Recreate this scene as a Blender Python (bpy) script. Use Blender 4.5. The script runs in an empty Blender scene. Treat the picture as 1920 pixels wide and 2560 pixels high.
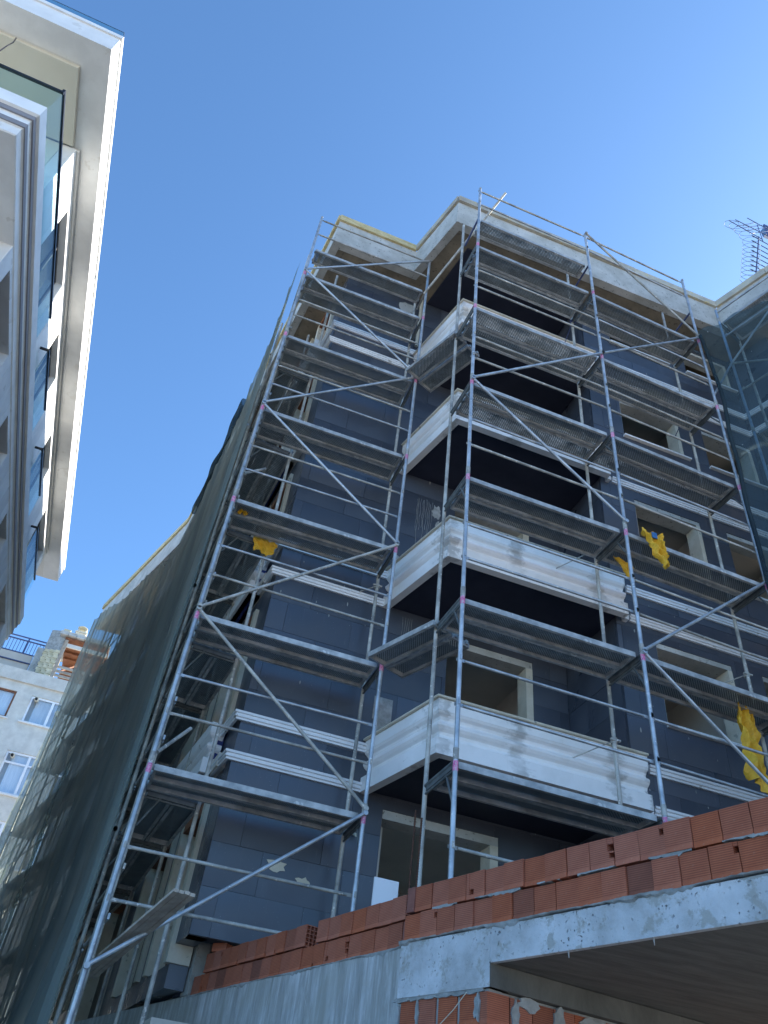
import bpy, math, random
from mathutils import Vector, Matrix
random.seed(7)
R = math.radians
S = bpy.context.scene
COL = S.collection
# ------------------------------------------------------------------ camera, sky, sun, exposure
# metres; the photographer's eye is the origin, +X runs along the new building's front to the right,
# +Y runs into the picture, ground lies 1.6 m below.
GND = -1.6
cd = bpy.data.cameras.new('camera'); cam = bpy.data.objects.new('camera', cd); COL.objects.link(cam)
ax = Vector((0.930386, -0.352243, 0.101519)); ay = Vector((-0.30774, -0.60002, 0.738425)); az = -Vector((0.199192, 0.718262, 0.66665))
cam.matrix_world = Matrix(((ax.x, ay.x, az.x, 0), (ax.y, ay.y, az.y, 0), (ax.z, ay.z, az.z, 0), (0, 0, 0, 1)))
cd.sensor_fit = 'HORIZONTAL'; cd.sensor_width = 36; cd.lens = 36 * 1966.4 / 1920
cd.clip_start = .05; cd.clip_end = 3000
S.camera = cam
SUN_EL, SUN_AZ = 28.5, 10.0        # azimuth from +X towards +Y
w = bpy.data.worlds.new('World'); S.world = w; w.use_nodes = True
nt = w.node_tree; nt.nodes.clear()
sky = nt.nodes.new('ShaderNodeTexSky'); sky.sky_type = 'NISHITA'; sky.sun_disc = False
sky.sun_elevation = R(SUN_EL); sky.sun_rotation = R(90 - SUN_AZ)
sky.altitude = 0; sky.air_density = 0.66; sky.dust_density = 0.7; sky.ozone_density = 7.0
bg = nt.nodes.new('ShaderNodeBackground'); bg.inputs[1].default_value = 0.15
wo = nt.nodes.new('ShaderNodeOutputWorld')
tint = nt.nodes.new('ShaderNodeMix'); tint.data_type = 'RGBA'; tint.blend_type = 'MULTIPLY'; tint.inputs[0].default_value = 1; tint.inputs[7].default_value = (1.0, 1.09, .98, 1)
nt.links.new(sky.outputs[0], tint.inputs[6]); nt.links.new(tint.outputs[2], bg.inputs[0]); nt.links.new(bg.outputs[0], wo.inputs[0])
sl = bpy.data.lights.new('sun', 'SUN'); sl.energy = 4.4; sl.angle = R(.5); sl.color = (1, .93, .82)
so = bpy.data.objects.new('sun', sl); COL.objects.link(so)
sd = Vector((math.cos(R(SUN_EL)) * math.cos(R(SUN_AZ)), math.cos(R(SUN_EL)) * math.sin(R(SUN_AZ)), math.sin(R(SUN_EL))))
so.rotation_euler = sd.to_track_quat('Z', 'Y').to_euler()
so.location = (30, 10, 30)
S.view_settings.view_transform = 'Standard'; S.view_settings.look = 'None'
S.view_settings.exposure = 1.65; S.view_settings.gamma = 1
S.render.resolution_x = 768; S.render.resolution_y = 1024
S.render.engine = 'CYCLES'
S.cycles.transparent_max_bounces = 24

# ------------------------------------------------------------------ helpers
WL = {}
class MB:
    def __init__(s): s.v = []; s.f = []; s.sm = []
    def add(s, vs, fs, smooth=False):
        n = len(s.v); s.v += [tuple(p) for p in vs]
        s.f += [tuple(i + n for i in f) for f in fs]; s.sm += [smooth] * len(fs); return s
    def box(s, x0, x1, y0, y1, z0, z1):
        if x0 > x1: x0, x1 = x1, x0
        if y0 > y1: y0, y1 = y1, y0
        if z0 > z1: z0, z1 = z1, z0
        vs = [(x, y, z) for z in (z0, z1) for y in (y0, y1) for x in (x0, x1)]
        return s.add(vs, [(0, 2, 3, 1), (4, 5, 7, 6), (0, 1, 5, 4), (2, 6, 7, 3), (0, 4, 6, 2), (1, 3, 7, 5)])
    def pbox(s, o, d, a0, a1, b0, b1, z0, z1):
        """box in a frame: origin o (x,y), unit dir d along, second axis = d turned 90 deg left"""
        n = (-d[1], d[0])
        P = lambda a, b, z: (o[0] + d[0] * a + n[0] * b, o[1] + d[1] * a + n[1] * b, z)
        if a0 > a1: a0, a1 = a1, a0
        if b0 > b1: b0, b1 = b1, b0
        vs = [P(a, b, z) for z in (z0, z1) for b in (b0, b1) for a in (a0, a1)]
        return s.add(vs, [(0, 2, 3, 1), (4, 5, 7, 6), (0, 1, 5, 4), (2, 6, 7, 3), (0, 4, 6, 2), (1, 3, 7, 5)])
    def prism(s, poly, z0, z1):
        n = len(poly)
        vs = [(p[0], p[1], z0) for p in poly] + [(p[0], p[1], z1) for p in poly]
        area = sum(poly[i][0] * poly[(i + 1) % n][1] - poly[(i + 1) % n][0] * poly[i][1] for i in range(n))
        idx = list(range(n)) if area > 0 else list(range(n))[::-1]
        fs = [tuple(idx[::-1]), tuple(i + n for i in idx)]
        for k in range(n):
            i, j = idx[k], idx[(k + 1) % n]; fs.append((i, j, j + n, i + n))
        return s.add(vs, fs)
    def tube(s, p, q, r, n=10, r2=None):
        p, q = Vector(p), Vector(q); d = (q - p).normalized(); r2 = r if r2 is None else r2
        u = d.cross(Vector((0, 0, 1)) if abs(d.z) < .9 else Vector((1, 0, 0))).normalized(); w_ = d.cross(u)
        vs = []
        for c, rr in ((p, r), (q, r2)):
            for k in range(n):
                a = 2 * math.pi * k / n; vs.append(c + u * rr * math.cos(a) + w_ * rr * math.sin(a))
        base = len(s.v)
        s.add(vs, [(k, (k + 1) % n, n + (k + 1) % n, n + k) for k in range(n)], True)
        s.add([vs[k] for k in range(n)], [tuple(range(n))]); s.add([vs[n + k] for k in range(n)], [tuple(range(n))[::-1]])
        return s
    def polytube(s, pts, r, n=6):
        for i in range(len(pts) - 1): s.tube(pts[i], pts[i + 1], r, n)
        return s
    def grid(s, fn, nu, nv, smooth=True):
        vs = [fn(i / nu, j / nv) for j in range(nv + 1) for i in range(nu + 1)]
        return s.add(vs, [(j * (nu + 1) + i, j * (nu + 1) + i + 1, (j + 1) * (nu + 1) + i + 1, (j + 1) * (nu + 1) + i) for j in range(nv) for i in range(nu)], smooth)
    def sweep(s, path, prof, caps=True):
        """path: list of (x,y); prof: list of (out,z); out is to the RIGHT of travel; mitred"""
        n = len(path); rings = []
        for i, p in enumerate(path):
            def nrm(a, b):
                dx, dy = b[0] - a[0], b[1] - a[1]; L = math.hypot(dx, dy); return (dy / L, -dx / L)
            ns = []
            if i > 0: ns.append(nrm(path[i - 1], p))
            if i < n - 1: ns.append(nrm(p, path[i + 1]))
            if len(ns) == 2:
                m = (ns[0][0] + ns[1][0], ns[0][1] + ns[1][1]); k = 2 / (m[0] ** 2 + m[1] ** 2); m = (m[0] * k, m[1] * k)
            else: m = ns[0]
            rings.append([(p[0] + m[0] * o, p[1] + m[1] * o, z) for o, z in prof])
        m_ = len(prof); vs = [q for r_ in rings for q in r_]; fs = []
        for i in range(n - 1):
            for j in range(m_):
                k = (j + 1) % m_; fs.append((i * m_ + j, (i + 1) * m_ + j, (i + 1) * m_ + k, i * m_ + k))
        if caps: fs.append(tuple(range(m_))); fs.append(tuple((n - 1) * m_ + j for j in range(m_))[::-1])
        return s.add(vs, fs)
    def build(s, name, mat, parent=None, at=None, rz=0.0):
        """verts are in world metres; at: own origin (verts then relative to it, unrotated)"""
        if parent is not None: base = WL[parent.name]
        else: base = Vector((0, 0, 0))
        if at is None:
            if parent is None:
                xs = [p[0] for p in s.v]; ys = [p[1] for p in s.v]; zs = [p[2] for p in s.v]
                at = Vector(((min(xs) + max(xs)) / 2, (min(ys) + max(ys)) / 2, min(zs)))
            else: at = base
            vv = [(p[0] - at[0], p[1] - at[1], p[2] - at[2]) for p in s.v]
        else: vv = s.v; at = Vector(at)
        me = bpy.data.meshes.new(name); me.from_pydata(vv, [], s.f); me.polygons.foreach_set('use_smooth', s.sm)
        me.validate(); me.update()
        me.materials.append(mat)
        return put(name, me, at, rz, parent)
def put(name, me, at, rz=0.0, parent=None, rot=None):
    o = bpy.data.objects.new(name, me); COL.objects.link(o)
    base = WL[parent.name] if parent is not None else Vector((0, 0, 0))
    if parent is not None: o.parent = parent
    o.location = Vector(at) - base; o.rotation_euler = rot if rot else (0, 0, rz); WL[o.name] = Vector(at)
    return o
def thing(name, loc, label, cat, group=None):
    o = bpy.data.objects.new(name, None); COL.objects.link(o); o.location = loc; WL[o.name] = Vector(loc)
    o['label'] = label; o['category'] = cat
    if group: o['group'] = group
    return o
def tag(o, label, cat, group=None):
    o['label'] = label; o['category'] = cat
    if group: o['group'] = group
    return o
def struct(o): o['kind'] = 'structure'; return o

# ------------------------------------------------------------------ materials
class NT:
    def __init__(s, name):
        s.m = bpy.data.materials.new(name); s.m.use_nodes = True; s.t = s.m.node_tree; s.t.nodes.clear()
        s.out = s.n('ShaderNodeOutputMaterial'); s.b = s.n('ShaderNodeBsdfPrincipled'); s.l(s.b.outputs[0], s.out.inputs[0])
    def n(s, typ, **kw):
        x = s.t.nodes.new(typ)
        for k, v in kw.items(): setattr(x, k, v)
        return x
    def l(s, a, b): s.t.links.new(a, b)
    def coord(s, kind='Object', scale=(1, 1, 1), rot=(0, 0, 0)):
        tc = s.n('ShaderNodeTexCoord'); mp = s.n('ShaderNodeMapping'); mp.inputs['Scale'].default_value = scale; mp.inputs['Rotation'].default_value = rot
        s.l(tc.outputs[kind], mp.inputs[0]); return mp.outputs[0]
    def noise(s, co, scale, detail=4, rough=.55, dist=0):
        x = s.n('ShaderNodeTexNoise'); x.inputs['Scale'].default_value = scale; x.inputs['Detail'].default_value = detail
        x.inputs['Roughness'].default_value = rough; x.inputs['Distortion'].default_value = dist
        s.l(co, x.inputs['Vector']); return x.outputs['Fac']
    def ramp(s, f, stops):
        x = s.n('ShaderNodeValToRGB'); s.l(f, x.inputs[0]); e = x.color_ramp.elements
        while len(e) < len(stops): e.new(.5)
        for i, (p, c) in enumerate(stops):
            e[i].position = p; e[i].color = (*c, 1) if isinstance(c, tuple) else (c, c, c, 1)
        return x.outputs[0]
    def mix(s, f, a, b, typ='MIX'):
        x = s.n('ShaderNodeMix', data_type='RGBA', blend_type=typ)
        for sock, v in ((x.inputs[0], f), (x.inputs[6], a), (x.inputs[7], b)):
            if isinstance(v, (int, float)): sock.default_value = v
            elif isinstance(v, tuple): sock.default_value = (*v, 1)
            else: s.l(v, sock)
        return x.outputs[2]
    def math(s, op, a, b=0.0, c=0.0):
        x = s.n('ShaderNodeMath', operation=op)
        for i, v in enumerate((a, b, c)):
            if isinstance(v, (int, float)): x.inputs[i].default_value = v
            else: s.l(v, x.inputs[i])
        return x.outputs[0]
    def rnd(s): return s.n('ShaderNodeObjectInfo').outputs['Random']
    def bump(s, h, strength=.3, dist=.01):
        x = s.n('ShaderNodeBump'); x.inputs['Strength'].default_value = strength; x.inputs['Distance'].default_value = dist
        s.l(h, x.inputs['Height']); s.l(x.outputs[0], s.b.inputs['Normal'])
    def base(s, c):
        if isinstance(c, tuple): s.b.inputs['Base Color'].default_value = (*c, 1)
        else: s.l(c, s.b.inputs['Base Color'])
        return s
    def rough(s, v):
        if isinstance(v, (int, float)): s.b.inputs['Roughness'].default_value = v
        else: s.l(v, s.b.inputs['Roughness'])
        return s
def noisy(name, c1, c2, scale=3, rough=.8, metal=0, bump=.15, bscale=40, spots=None, lo=.35, hi=.65, aspect=(1, 1, 1), spec=.5):
    k = NT(name); co = k.coord('Object', aspect); f = k.noise(co, scale, 6, .6)
    c = k.ramp(f, [(lo, c1), (hi, c2)])
    if spots:
        sc, thr, colr = spots; g = k.noise(co, sc, 3, .6); m = k.ramp(g, [(thr, 0.0), (thr + .04, 1.0)]); c = k.mix(m, c, colr)
    v = k.math('MULTIPLY_ADD', k.rnd(), .22, .89); h = k.n('ShaderNodeHueSaturation'); k.l(v, h.inputs['Value']); k.l(c, h.inputs['Color'])
    k.base(h.outputs[0]).rough(rough); k.b.inputs['Metallic'].default_value = metal; k.b.inputs['Specular IOR Level'].default_value = spec
    if bump: k.bump(k.noise(co, bscale, 4), bump, .01)
    return k.m
M = {}
M['galv'] = noisy('galvanised steel', (.30, .33, .36), (.54, .57, .59), 5, .42, .5, .15, 60, (15, .64, (.66, .65, .62)))
M['galv_old'] = noisy('cement stained steel', (.25, .25, .235), (.55, .54, .49), 4, .65, .25, .3, 50, (17, .62, (.66, .63, .57)))
M['blue_tube'] = noisy('blue tinted steel', (.22, .31, .41), (.42, .48, .53), 5, .45, .5, .1, 50)
M['deck'] = noisy('deck steel edge', (.25, .27, .275), (.52, .53, .52), 4, .6, .3, .25, 60, (9, .63, (.56, .57, .55)))
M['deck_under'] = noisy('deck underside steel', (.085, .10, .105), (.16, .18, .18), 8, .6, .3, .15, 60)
M['pink'] = noisy('pink tape', (.55, .10, .28), (.75, .30, .45), 30, .6, 0, 0, 10, (60, .55, (.5, .45, .5)))
M['yellow_tape'] = noisy('yellow tape', (.55, .45, .08), (.6, .5, .15), 30, .6, 0, 0)
M['panel'] = noisy('graphite insulation board', (.052, .062, .088), (.078, .088, .118), 1.2, .62, 0, .35, 130, (22, .71, (.16, .17, .19)))
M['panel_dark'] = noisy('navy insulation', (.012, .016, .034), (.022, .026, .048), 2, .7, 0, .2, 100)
M['gap'] = noisy('dark joint', (.028, .033, .043), (.036, .042, .052), 5, .9, 0, 0)
M['concrete'] = noisy('raw concrete', (.36, .36, .33), (.52, .52, .49), 2.2, .9, 0, .5, 30, (16, .63, (.22, .22, .2)))
M['plaster_brown'] = noisy('brown concrete soffit', (.15, .125, .09), (.24, .20, .14), 2.5, .9, 0, .4, 25, (9, .62, (.12, .10, .08)))
M['cream'] = noisy('cream plaster', (.50, .46, .36), (.62, .58, .48), 3, .85, 0, .3, 30, (8, .64, (.36, .34, .28)))
M['interior'] = noisy('interior plaster', (.54, .50, .44), (.64, .60, .54), 1, .9, 0, .1, 20)
M['interior_lit'] = noisy('lit interior plaster', (.55, .54, .50), (.66, .65, .6), 1, .9, 0, .1, 20)  # paler copy of the interior plaster; the lit look is in its colour
M['white'] = noisy('white paint', (.68, .68, .665), (.81, .81, .79), 1.6, .6, 0, .08, 30, (3.1, .64, (.66, .65, .62)))
M['white_foam'] = noisy('white foam moulding', (.72, .74, .76), (.82, .83, .84), 2, .8, 0, .1, 60, (7, .66, (.45, .45, .43)))
M['yellow_board'] = noisy('yellow shuttering board', (.44, .34, .15), (.60, .50, .28), 4, .75, 0, .3, 40, (12, .6, (.34, .27, .15)), aspect=(1, 1, 3))
M['eave_board'] = noisy('muddy shuttering board', (.34, .31, .26), (.50, .46, .36), 3, .85, 0, .4, 40, (9, .6, (.52, .42, .22)))
M['wood'] = noisy('weathered wood', (.30, .25, .20), (.44, .38, .31), 6, .85, 0, .4, 40, aspect=(1, 1, 1))
M['wood_dark'] = noisy('brown wood', (.16, .06, .03), (.27, .11, .05), 5, .7, 0, .2, 40)
M['sack'] = noisy('yellow woven sack', (.62, .34, .015), (.78, .47, .03), 8, .55, 0, .5, 90, (11, .7, (.35, .27, .12)))
M['sack_blue'] = noisy('blue print', (.03, .12, .3), (.05, .18, .4), 8, .55)
M['rust'] = noisy('rusty rebar', (.07, .035, .025), (.16, .075, .045), 30, .8, .3, .6, 160)
M['marble'] = None
M['navy'] = noisy('deep blue boarding', (.010, .025, .13), (.02, .04, .19), 3, .6, 0, .05)
M['mortar'] = noisy('fresh grey mortar', (.22, .23, .22), (.38, .39, .38), 8, .9, 0, .8, 30)
M['rail_dark'] = noisy('dark bronze rail', (.012, .012, .016), (.02, .02, .025), 5, .35, .4, 0)
M['frame_dark'] = noisy('dark window frame', (.03, .032, .035), (.045, .045, .05), 5, .4, .2, 0)
M['pvc'] = noisy('white pvc frame', (.72, .74, .78), (.78, .8, .82), 5, .4, 0, 0)
M['ceil_beige'] = noisy('beige painted soffit', (.60, .57, .47), (.64, .61, .51), .8, .5, 0, .02, 20)
M['ceil_grey'] = noisy('pale grey soffit', (.66, .65, .61), (.70, .69, .65), .8, .6, 0, .02, 20)
M['band_grey'] = noisy('grey strip', (.22, .21, .22), (.26, .25, .26), 1, .6, 0, 0)
M['render_grey'] = noisy('roughcast cream render', (.54, .52, .47), (.66, .64, .58), 2.5, .9, 0, .7, 60, (30, .64, (.33, .33, .31)))
M['render_beige'] = noisy('pale beige render', (.54, .48, .41), (.62, .56, .48), 1.2, .85, 0, .2, 30)
M['stone_cream'] = noisy('cream stone tile', (.50, .44, .28), (.60, .55, .40), 4, .8, 0, .4, 40)
M['rail_blue'] = noisy('blue grey railing', (.05, .07, .16), (.08, .1, .2), 4, .5, .2, 0)
M['wire'] = noisy('wire steel', (.05, .055, .08), (.09, .1, .13), 10, .6, .2, 0)
M['ground'] = noisy('dusty ground', (.38, .34, .29), (.52, .47, .41), .6, .95, 0, .5, 8)
M['asphalt'] = noisy('alley paving', (.22, .21, .20), (.32, .31, .29), 1.5, .9, 0, .5, 20)
M['curtain'] = noisy('white curtain', (.62, .66, .7), (.78, .8, .82), 6, .9, 0, 0, aspect=(6, 6, .2))

def glass(name, tint, rough=.03, alpha=.5):
    k = NT(name); k.t.nodes.remove(k.b)
    tr = k.n('ShaderNodeBsdfTransparent'); tr.inputs[0].default_value = (*tint, 1)
    gl = k.n('ShaderNodeBsdfGlossy'); gl.inputs['Roughness'].default_value = rough; gl.inputs['Color'].default_value = (.9, .95, 1, 1)
    
    fr = k.n('ShaderNodeLayerWeight'); fr.inputs[0].default_value = .5
    f = k.math('MULTIPLY_ADD', k.math('POWER', fr.outputs['Facing'], 4.0), .3, alpha)
    f = k.math('MINIMUM', f, 1.0)
    mx = k.n('ShaderNodeMixShader'); k.l(f, mx.inputs[0]); k.l(tr.outputs[0], mx.inputs[1]); k.l(gl.outputs[0], mx.inputs[2]); k.l(mx.outputs[0], k.out.inputs[0])
    return k.m
M['glass_rail'] = glass('clear balustrade glass', (.80, .92, .92), .03, .03)
M['glass_win'] = glass('window glass', (.35, .42, .5), .02, .25)
M['glass_clear'] = glass('clear window glass', (.92, .95, .97), .02, .06)

def insulation():
    k = NT('graphite insulation board'); co = k.coord(); f = k.noise(co, 1.1, 4, .5)
    c = k.ramp(f, [(.3, (.043, .052, .072)), (.7, (.063, .073, .094))])
    g = k.noise(co, 60, 2, .5); sp = k.ramp(g, [(.735, 0.0), (.76, 1.0)]); c = k.mix(sp, c, (.33, .34, .36))
    co2 = k.coord('Object', (9, 9, .7)); d = k.noise(co2, 2.2, 5, .65); st = k.ramp(d, [(.62, 0.0), (.75, .35)]); c = k.mix(st, c, (.20, .21, .22))
    h = k.n('ShaderNodeHueSaturation'); k.l(k.math('MULTIPLY_ADD', k.rnd(), .45, .78), h.inputs['Value']); k.l(c, h.inputs['Color'])
    k.base(h.outputs[0]); k.rough(k.ramp(k.noise(co, .9, 3), [(.38, .26), (.62, .56)])); k.b.inputs['Specular IOR Level'].default_value = .75
    k.bump(k.noise(co, 110, 3), .12, .004); return k.m
M['panel'] = insulation()

def brick():
    k = NT('ribbed hollow brick'); co = k.coord('Object')
    sep = k.n('ShaderNodeSeparateXYZ'); k.l(co, sep.inputs[0])
    z = sep.outputs['Z']
    saw = k.math('FRACT', k.math('MULTIPLY', z, 80.0)); rib = k.math('SMOOTH_MIN', k.math('MULTIPLY', k.math('PINGPONG', saw, .5), 2.6), 1.0, .2)
    mask = k.math('GREATER_THAN', z, .026); groove_shade = k.math('MULTIPLY', k.math('SUBTRACT', 1.0, rib), mask)
    f = k.noise(co, 9, 5, .6); c = k.ramp(f, [(.25, (.34, .088, .040)), (.75, (.45, .135, .064))])
    dirt = k.ramp(k.noise(co, 26, 5, .7), [(.60, 0.0), (.8, .5)]); c = k.mix(dirt, c, (.42, .27, .20))
    c = k.mix(k.math('MULTIPLY', groove_shade, .7), c, (.10, .028, .016))  # groove shade painted into the colour; the ribbed face itself is flat
    r = k.rnd(); h = k.n('ShaderNodeHueSaturation'); v = k.ramp(r, [(0.0, .6), (.04, .7), (.06, .98), (1.0, 1.14)])
    k.l(v, h.inputs['Value']); k.l(c, h.inputs['Color']); k.l(k.math('MULTIPLY_ADD', k.math('FRACT', k.math('MULTIPLY', r, 7.3)), .12, .92), h.inputs['Saturation'])
    k.base(h.outputs[0]).rough(.85)
    k.bump(k.noise(co, 60, 3), .3, .004)
    return k.m
M['brick'] = brick()
M['brick_smooth'] = noisy('smooth brick end', (.20, .075, .055), (.28, .11, .085), 9, .85, 0, .3, 60)

def concrete_light():
    k = NT('pale cast concrete with pits'); co = k.coord('Object')
    f = k.noise(co, 2.6, 6, .65); c = k.ramp(f, [(.30, (.34, .345, .34)), (.50, (.50, .52, .53)), (.72, (.64, .66, .68))])
    co2 = k.coord('Object', (1, 1, 1.0)); v = k.n('ShaderNodeTexVoronoi'); v.inputs['Scale'].default_value = 34; v.inputs['Randomness'].default_value = 1
    cw = k.n('ShaderNodeMix', data_type='VECTOR'); nz = k.n('ShaderNodeTexNoise'); nz.inputs['Scale'].default_value = 18; k.l(co2, nz.inputs['Vector'])
    cw.inputs[0].default_value = .06; k.l(co2, cw.inputs[4]); k.l(nz.outputs['Color'], cw.inputs[5]); k.l(cw.outputs[1], v.inputs['Vector'])
    area = k.ramp(k.noise(co, 3.3, 2), [(.36, 0.0), (.55, 1.0)])
    pit = k.math('MULTIPLY', k.ramp(v.outputs['Distance'], [(.16, 1.0), (.30, 0.0)]), k.math('MULTIPLY', area, k.ramp(k.noise(co, 19, 2), [(.47, 0.0), (.56, 1.0)])))
    c = k.mix(pit, c, (.17, .18, .19))
    pa = k.ramp(k.noise(co, 5.5, 6, .72), [(.54, 0.0), (.60, .75)]); c = k.mix(pa, c, (.33, .325, .29))
    zz = k.n('ShaderNodeSeparateXYZ'); k.l(co, zz.inputs[0]); te = k.math('ADD', zz.outputs['Z'], k.math('MULTIPLY', k.noise(co, 7, 5, .7), .14)); tm = k.ramp(te, [(.0, 0.0), (1.0, 1.0)])
    st = k.math('GREATER_THAN', te, 3.27); c = k.mix(k.math('MULTIPLY', st, .75), c, (.27, .265, .23))
    k.base(c).rough(.88); k.bump(k.math('MULTIPLY_ADD', pit, -1.0, k.math('MULTIPLY', k.noise(co, 16, 6, .7), .8)), .8, .012); return k.m
M['conc_light'] = concrete_light()
def concrete_streak():
    k = NT('board marked streaky concrete'); co = k.coord('Object', (7, 7, .9)); f = k.noise(co, 1.6, 7, .7, .3)
    c = k.ramp(f, [(.28, (.20, .20, .185)), (.5, (.36, .365, .35)), (.68, (.58, .59, .59))])
    g = k.noise(k.coord('Object', (30, 30, 1.4)), 1.5, 4, .7); c = k.mix(k.ramp(g, [(.6, 0.0), (.7, .8)]), c, (.66, .66, .64))
    h = k.noise(k.coord('Object', (1, 1, 1)), 2.0, 4); c = k.mix(k.ramp(h, [(.45, 0.0), (.62, .6)]), c, (.33, .33, .29))
    k.base(c).rough(.88); k.bump(k.noise(k.coord('Object'), 22, 6, .7), .6, .01); return k.m
M['conc_streak'] = concrete_streak()
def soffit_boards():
    k = NT('board marked shaded soffit'); co = k.coord('Object', (1.2, 9, 1)); f = k.noise(co, 1.5, 6, .7, .4)
    c = k.ramp(f, [(.3, (.075, .076, .068)), (.7, (.15, .15, .135))]); k.base(c).rough(.9); k.bump(f, .7, .02); return k.m  # concrete coloured darker for the shade under the slab
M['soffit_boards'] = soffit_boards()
def marble():
    k = NT('white veined marble'); co = k.coord('Object'); n_ = k.noise(co, 2.2, 3, .5, .8)
    v = k.ramp(k.math('ABSOLUTE', k.math('SUBTRACT', n_, .5)), [(0.0, (.48, .50, .55)), (.012, (.68, .70, .73)), (.035, (.80, .81, .83))]); k.base(v).rough(.25); return k.m
M['marble'] = marble()
def moulding():
    """white foam fascia with grey filler dragged over the joints"""
    k = NT('white fascia with grey filler'); co = k.coord('Object'); ob = k.n('ShaderNodeObjectInfo'); vo = k.n('ShaderNodeVectorMath', operation='ADD'); k.l(ob.outputs['Location'], vo.inputs[1])
    def vary(c_): 
        v_ = k.n('ShaderNodeVectorMath', operation='ADD'); k.l(c_, v_.inputs[0]); k.l(ob.outputs['Location'], v_.inputs[1]); return v_.outputs[0]
    f = k.noise(co, 1.6, 5, .6)
    c = k.ramp(f, [(.3, (.70, .70, .68)), (.55, (.82, .82, .81))])
    sep = k.n('ShaderNodeSeparateXYZ'); k.l(co, sep.inputs[0])
    nz = k.math('MULTIPLY', k.math('SUBTRACT', k.noise(vary(k.coord('Object', (1.3, 1.3, 2.2))), 4, 5, .62), .5), .62)
    x = k.math('ADD', sep.outputs['X'], nz)
    m = None
    for cx, wd in ((.02, .09), (1.05, .13), (2.42, .12), (2.93, .07)):
        d = k.math('ABSOLUTE', k.math('SUBTRACT', x, cx + .0)); g = k.ramp(d, [(wd * .45, 1.0), (wd * 1.25, 0.0)])
        m = g if m is None else k.math('MAXIMUM', m, g)
    smear = k.ramp(k.noise(vary(k.coord('Object', (.7, .7, 3.5))), 1.6, 5, .7), [(.67, 0.0), (.70, .85)])
    m = k.math('MULTIPLY', m, k.ramp(k.noise(vary(k.coord('Object', (.6, .6, 1.2))), 2.1, 4, .6), [(.42, .12), (.58, .85)])); m = k.math('MAXIMUM', m, smear)
    c = k.mix(m, c, (.40, .40, .385))
    dr = k.ramp(k.noise(vary(k.coord('Object', (14, 14, .8))), 2, 4, .7), [(.66, 0.0), (.8, .35)]); c = k.mix(dr, c, (.5, .47, .41))
    k.base(c).rough(.75); k.bump(k.noise(co, 40, 4), .12, .006); return k.m
M['fascia'] = moulding()
def perforated():
    k = NT('perforated deck sheet'); co = k.coord('Object'); sep = k.n('ShaderNodeSeparateXYZ'); k.l(co, sep.inputs[0])
    p = .037
    yy = k.math('DIVIDE', sep.outputs['Y'], p * .5); row = k.math('FLOOR', yy); xo = k.math('MULTIPLY', k.math('MODULO', row, 2.0), .5)
    fx = k.math('SUBTRACT', k.math('FRACT', k.math('ADD', k.math('DIVIDE', sep.outputs['X'], p), xo)), .5)
    fy = k.math('MULTIPLY', k.math('SUBTRACT', k.math('FRACT', yy), .5), .5)
    d = k.math('SQRT', k.math('ADD', k.math('MULTIPLY', fx, fx), k.math('MULTIPLY', fy, fy)))
    clog = k.noise(co, 3.0, 5, .7)
    rad = k.ramp(clog, [(.38, .06), (.56, .20)])
    hole = k.math('LESS_THAN', d, rad)
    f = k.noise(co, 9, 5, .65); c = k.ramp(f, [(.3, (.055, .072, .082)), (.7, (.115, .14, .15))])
    rim_glint = k.math('LESS_THAN', d, .30); c = k.mix(k.math('MULTIPLY', rim_glint, .8), c, (.44, .50, .52))  # rims coloured lighter for the light they would reflect
    k.base(c).rough(.6); k.b.inputs['Metallic'].default_value = .2
    tr = k.n('ShaderNodeBsdfTransparent'); mx = k.n('ShaderNodeMixShader'); k.l(hole, mx.inputs[0]); k.l(k.b.outputs[0], mx.inputs[1]); k.l(tr.outputs[0], mx.inputs[2]); k.l(mx.outputs[0], k.out.inputs[0])
    return k.m
M['perf'] = perforated()
def netting(name, c1, c2, t_lo, t_hi, tint):
    k = NT(name); k.t.nodes.remove(k.b); co = k.coord('Object')
    f = k.noise(k.coord('Object', (1.0, 1.0, .22)), 1.2, 3, .55, .4); c = k.ramp(f, [(.3, c1), (.7, c2)])
    df = k.n('ShaderNodeBsdfDiffuse'); k.l(c, df.inputs[0]); tl = k.n('ShaderNodeBsdfTranslucent'); k.l(c, tl.inputs[0])
    a1 = k.n('ShaderNodeMixShader'); a1.inputs[0].default_value = .35; k.l(df.outputs[0], a1.inputs[1]); k.l(tl.outputs[0], a1.inputs[2])
    tr = k.n('ShaderNodeBsdfTransparent'); tr.inputs[0].default_value = (*tint, 1)
    lw = k.n('ShaderNodeLayerWeight'); lw.inputs[0].default_value = .2
    g = k.noise(k.coord('Object', (1.1, 1.1, .22)), 1.0, 2, .5)
    a = k.ramp(g, [(.3, t_lo), (.7, t_hi)]); a = k.math('MULTIPLY', a, k.math('SUBTRACT', 1.0, k.math('MULTIPLY', lw.outputs['Facing'], .45)))
    sp = k.ramp(k.noise(co, 16, 2, .5), [(.765, 0.0), (.775, 1.0)])
    mx = k.n('ShaderNodeMixShader'); k.l(a, mx.inputs[0]); k.l(a1.outputs[0], mx.inputs[1]); k.l(tr.outputs[0], mx.inputs[2])
    wh = k.n('ShaderNodeBsdfDiffuse'); wh.inputs[0].default_value = (.5, .52, .5, 1)
    m2 = k.n('ShaderNodeMixShader'); k.l(sp, m2.inputs[0]); k.l(mx.outputs[0], m2.inputs[1]); k.l(wh.outputs[0], m2.inputs[2]); k.l(m2.outputs[0], k.out.inputs[0])
    return k.m
M['net'] = netting('green shade net', (.19, .235, .23), (.34, .37, .33), .36, .64, (.80, .86, .82))
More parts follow.
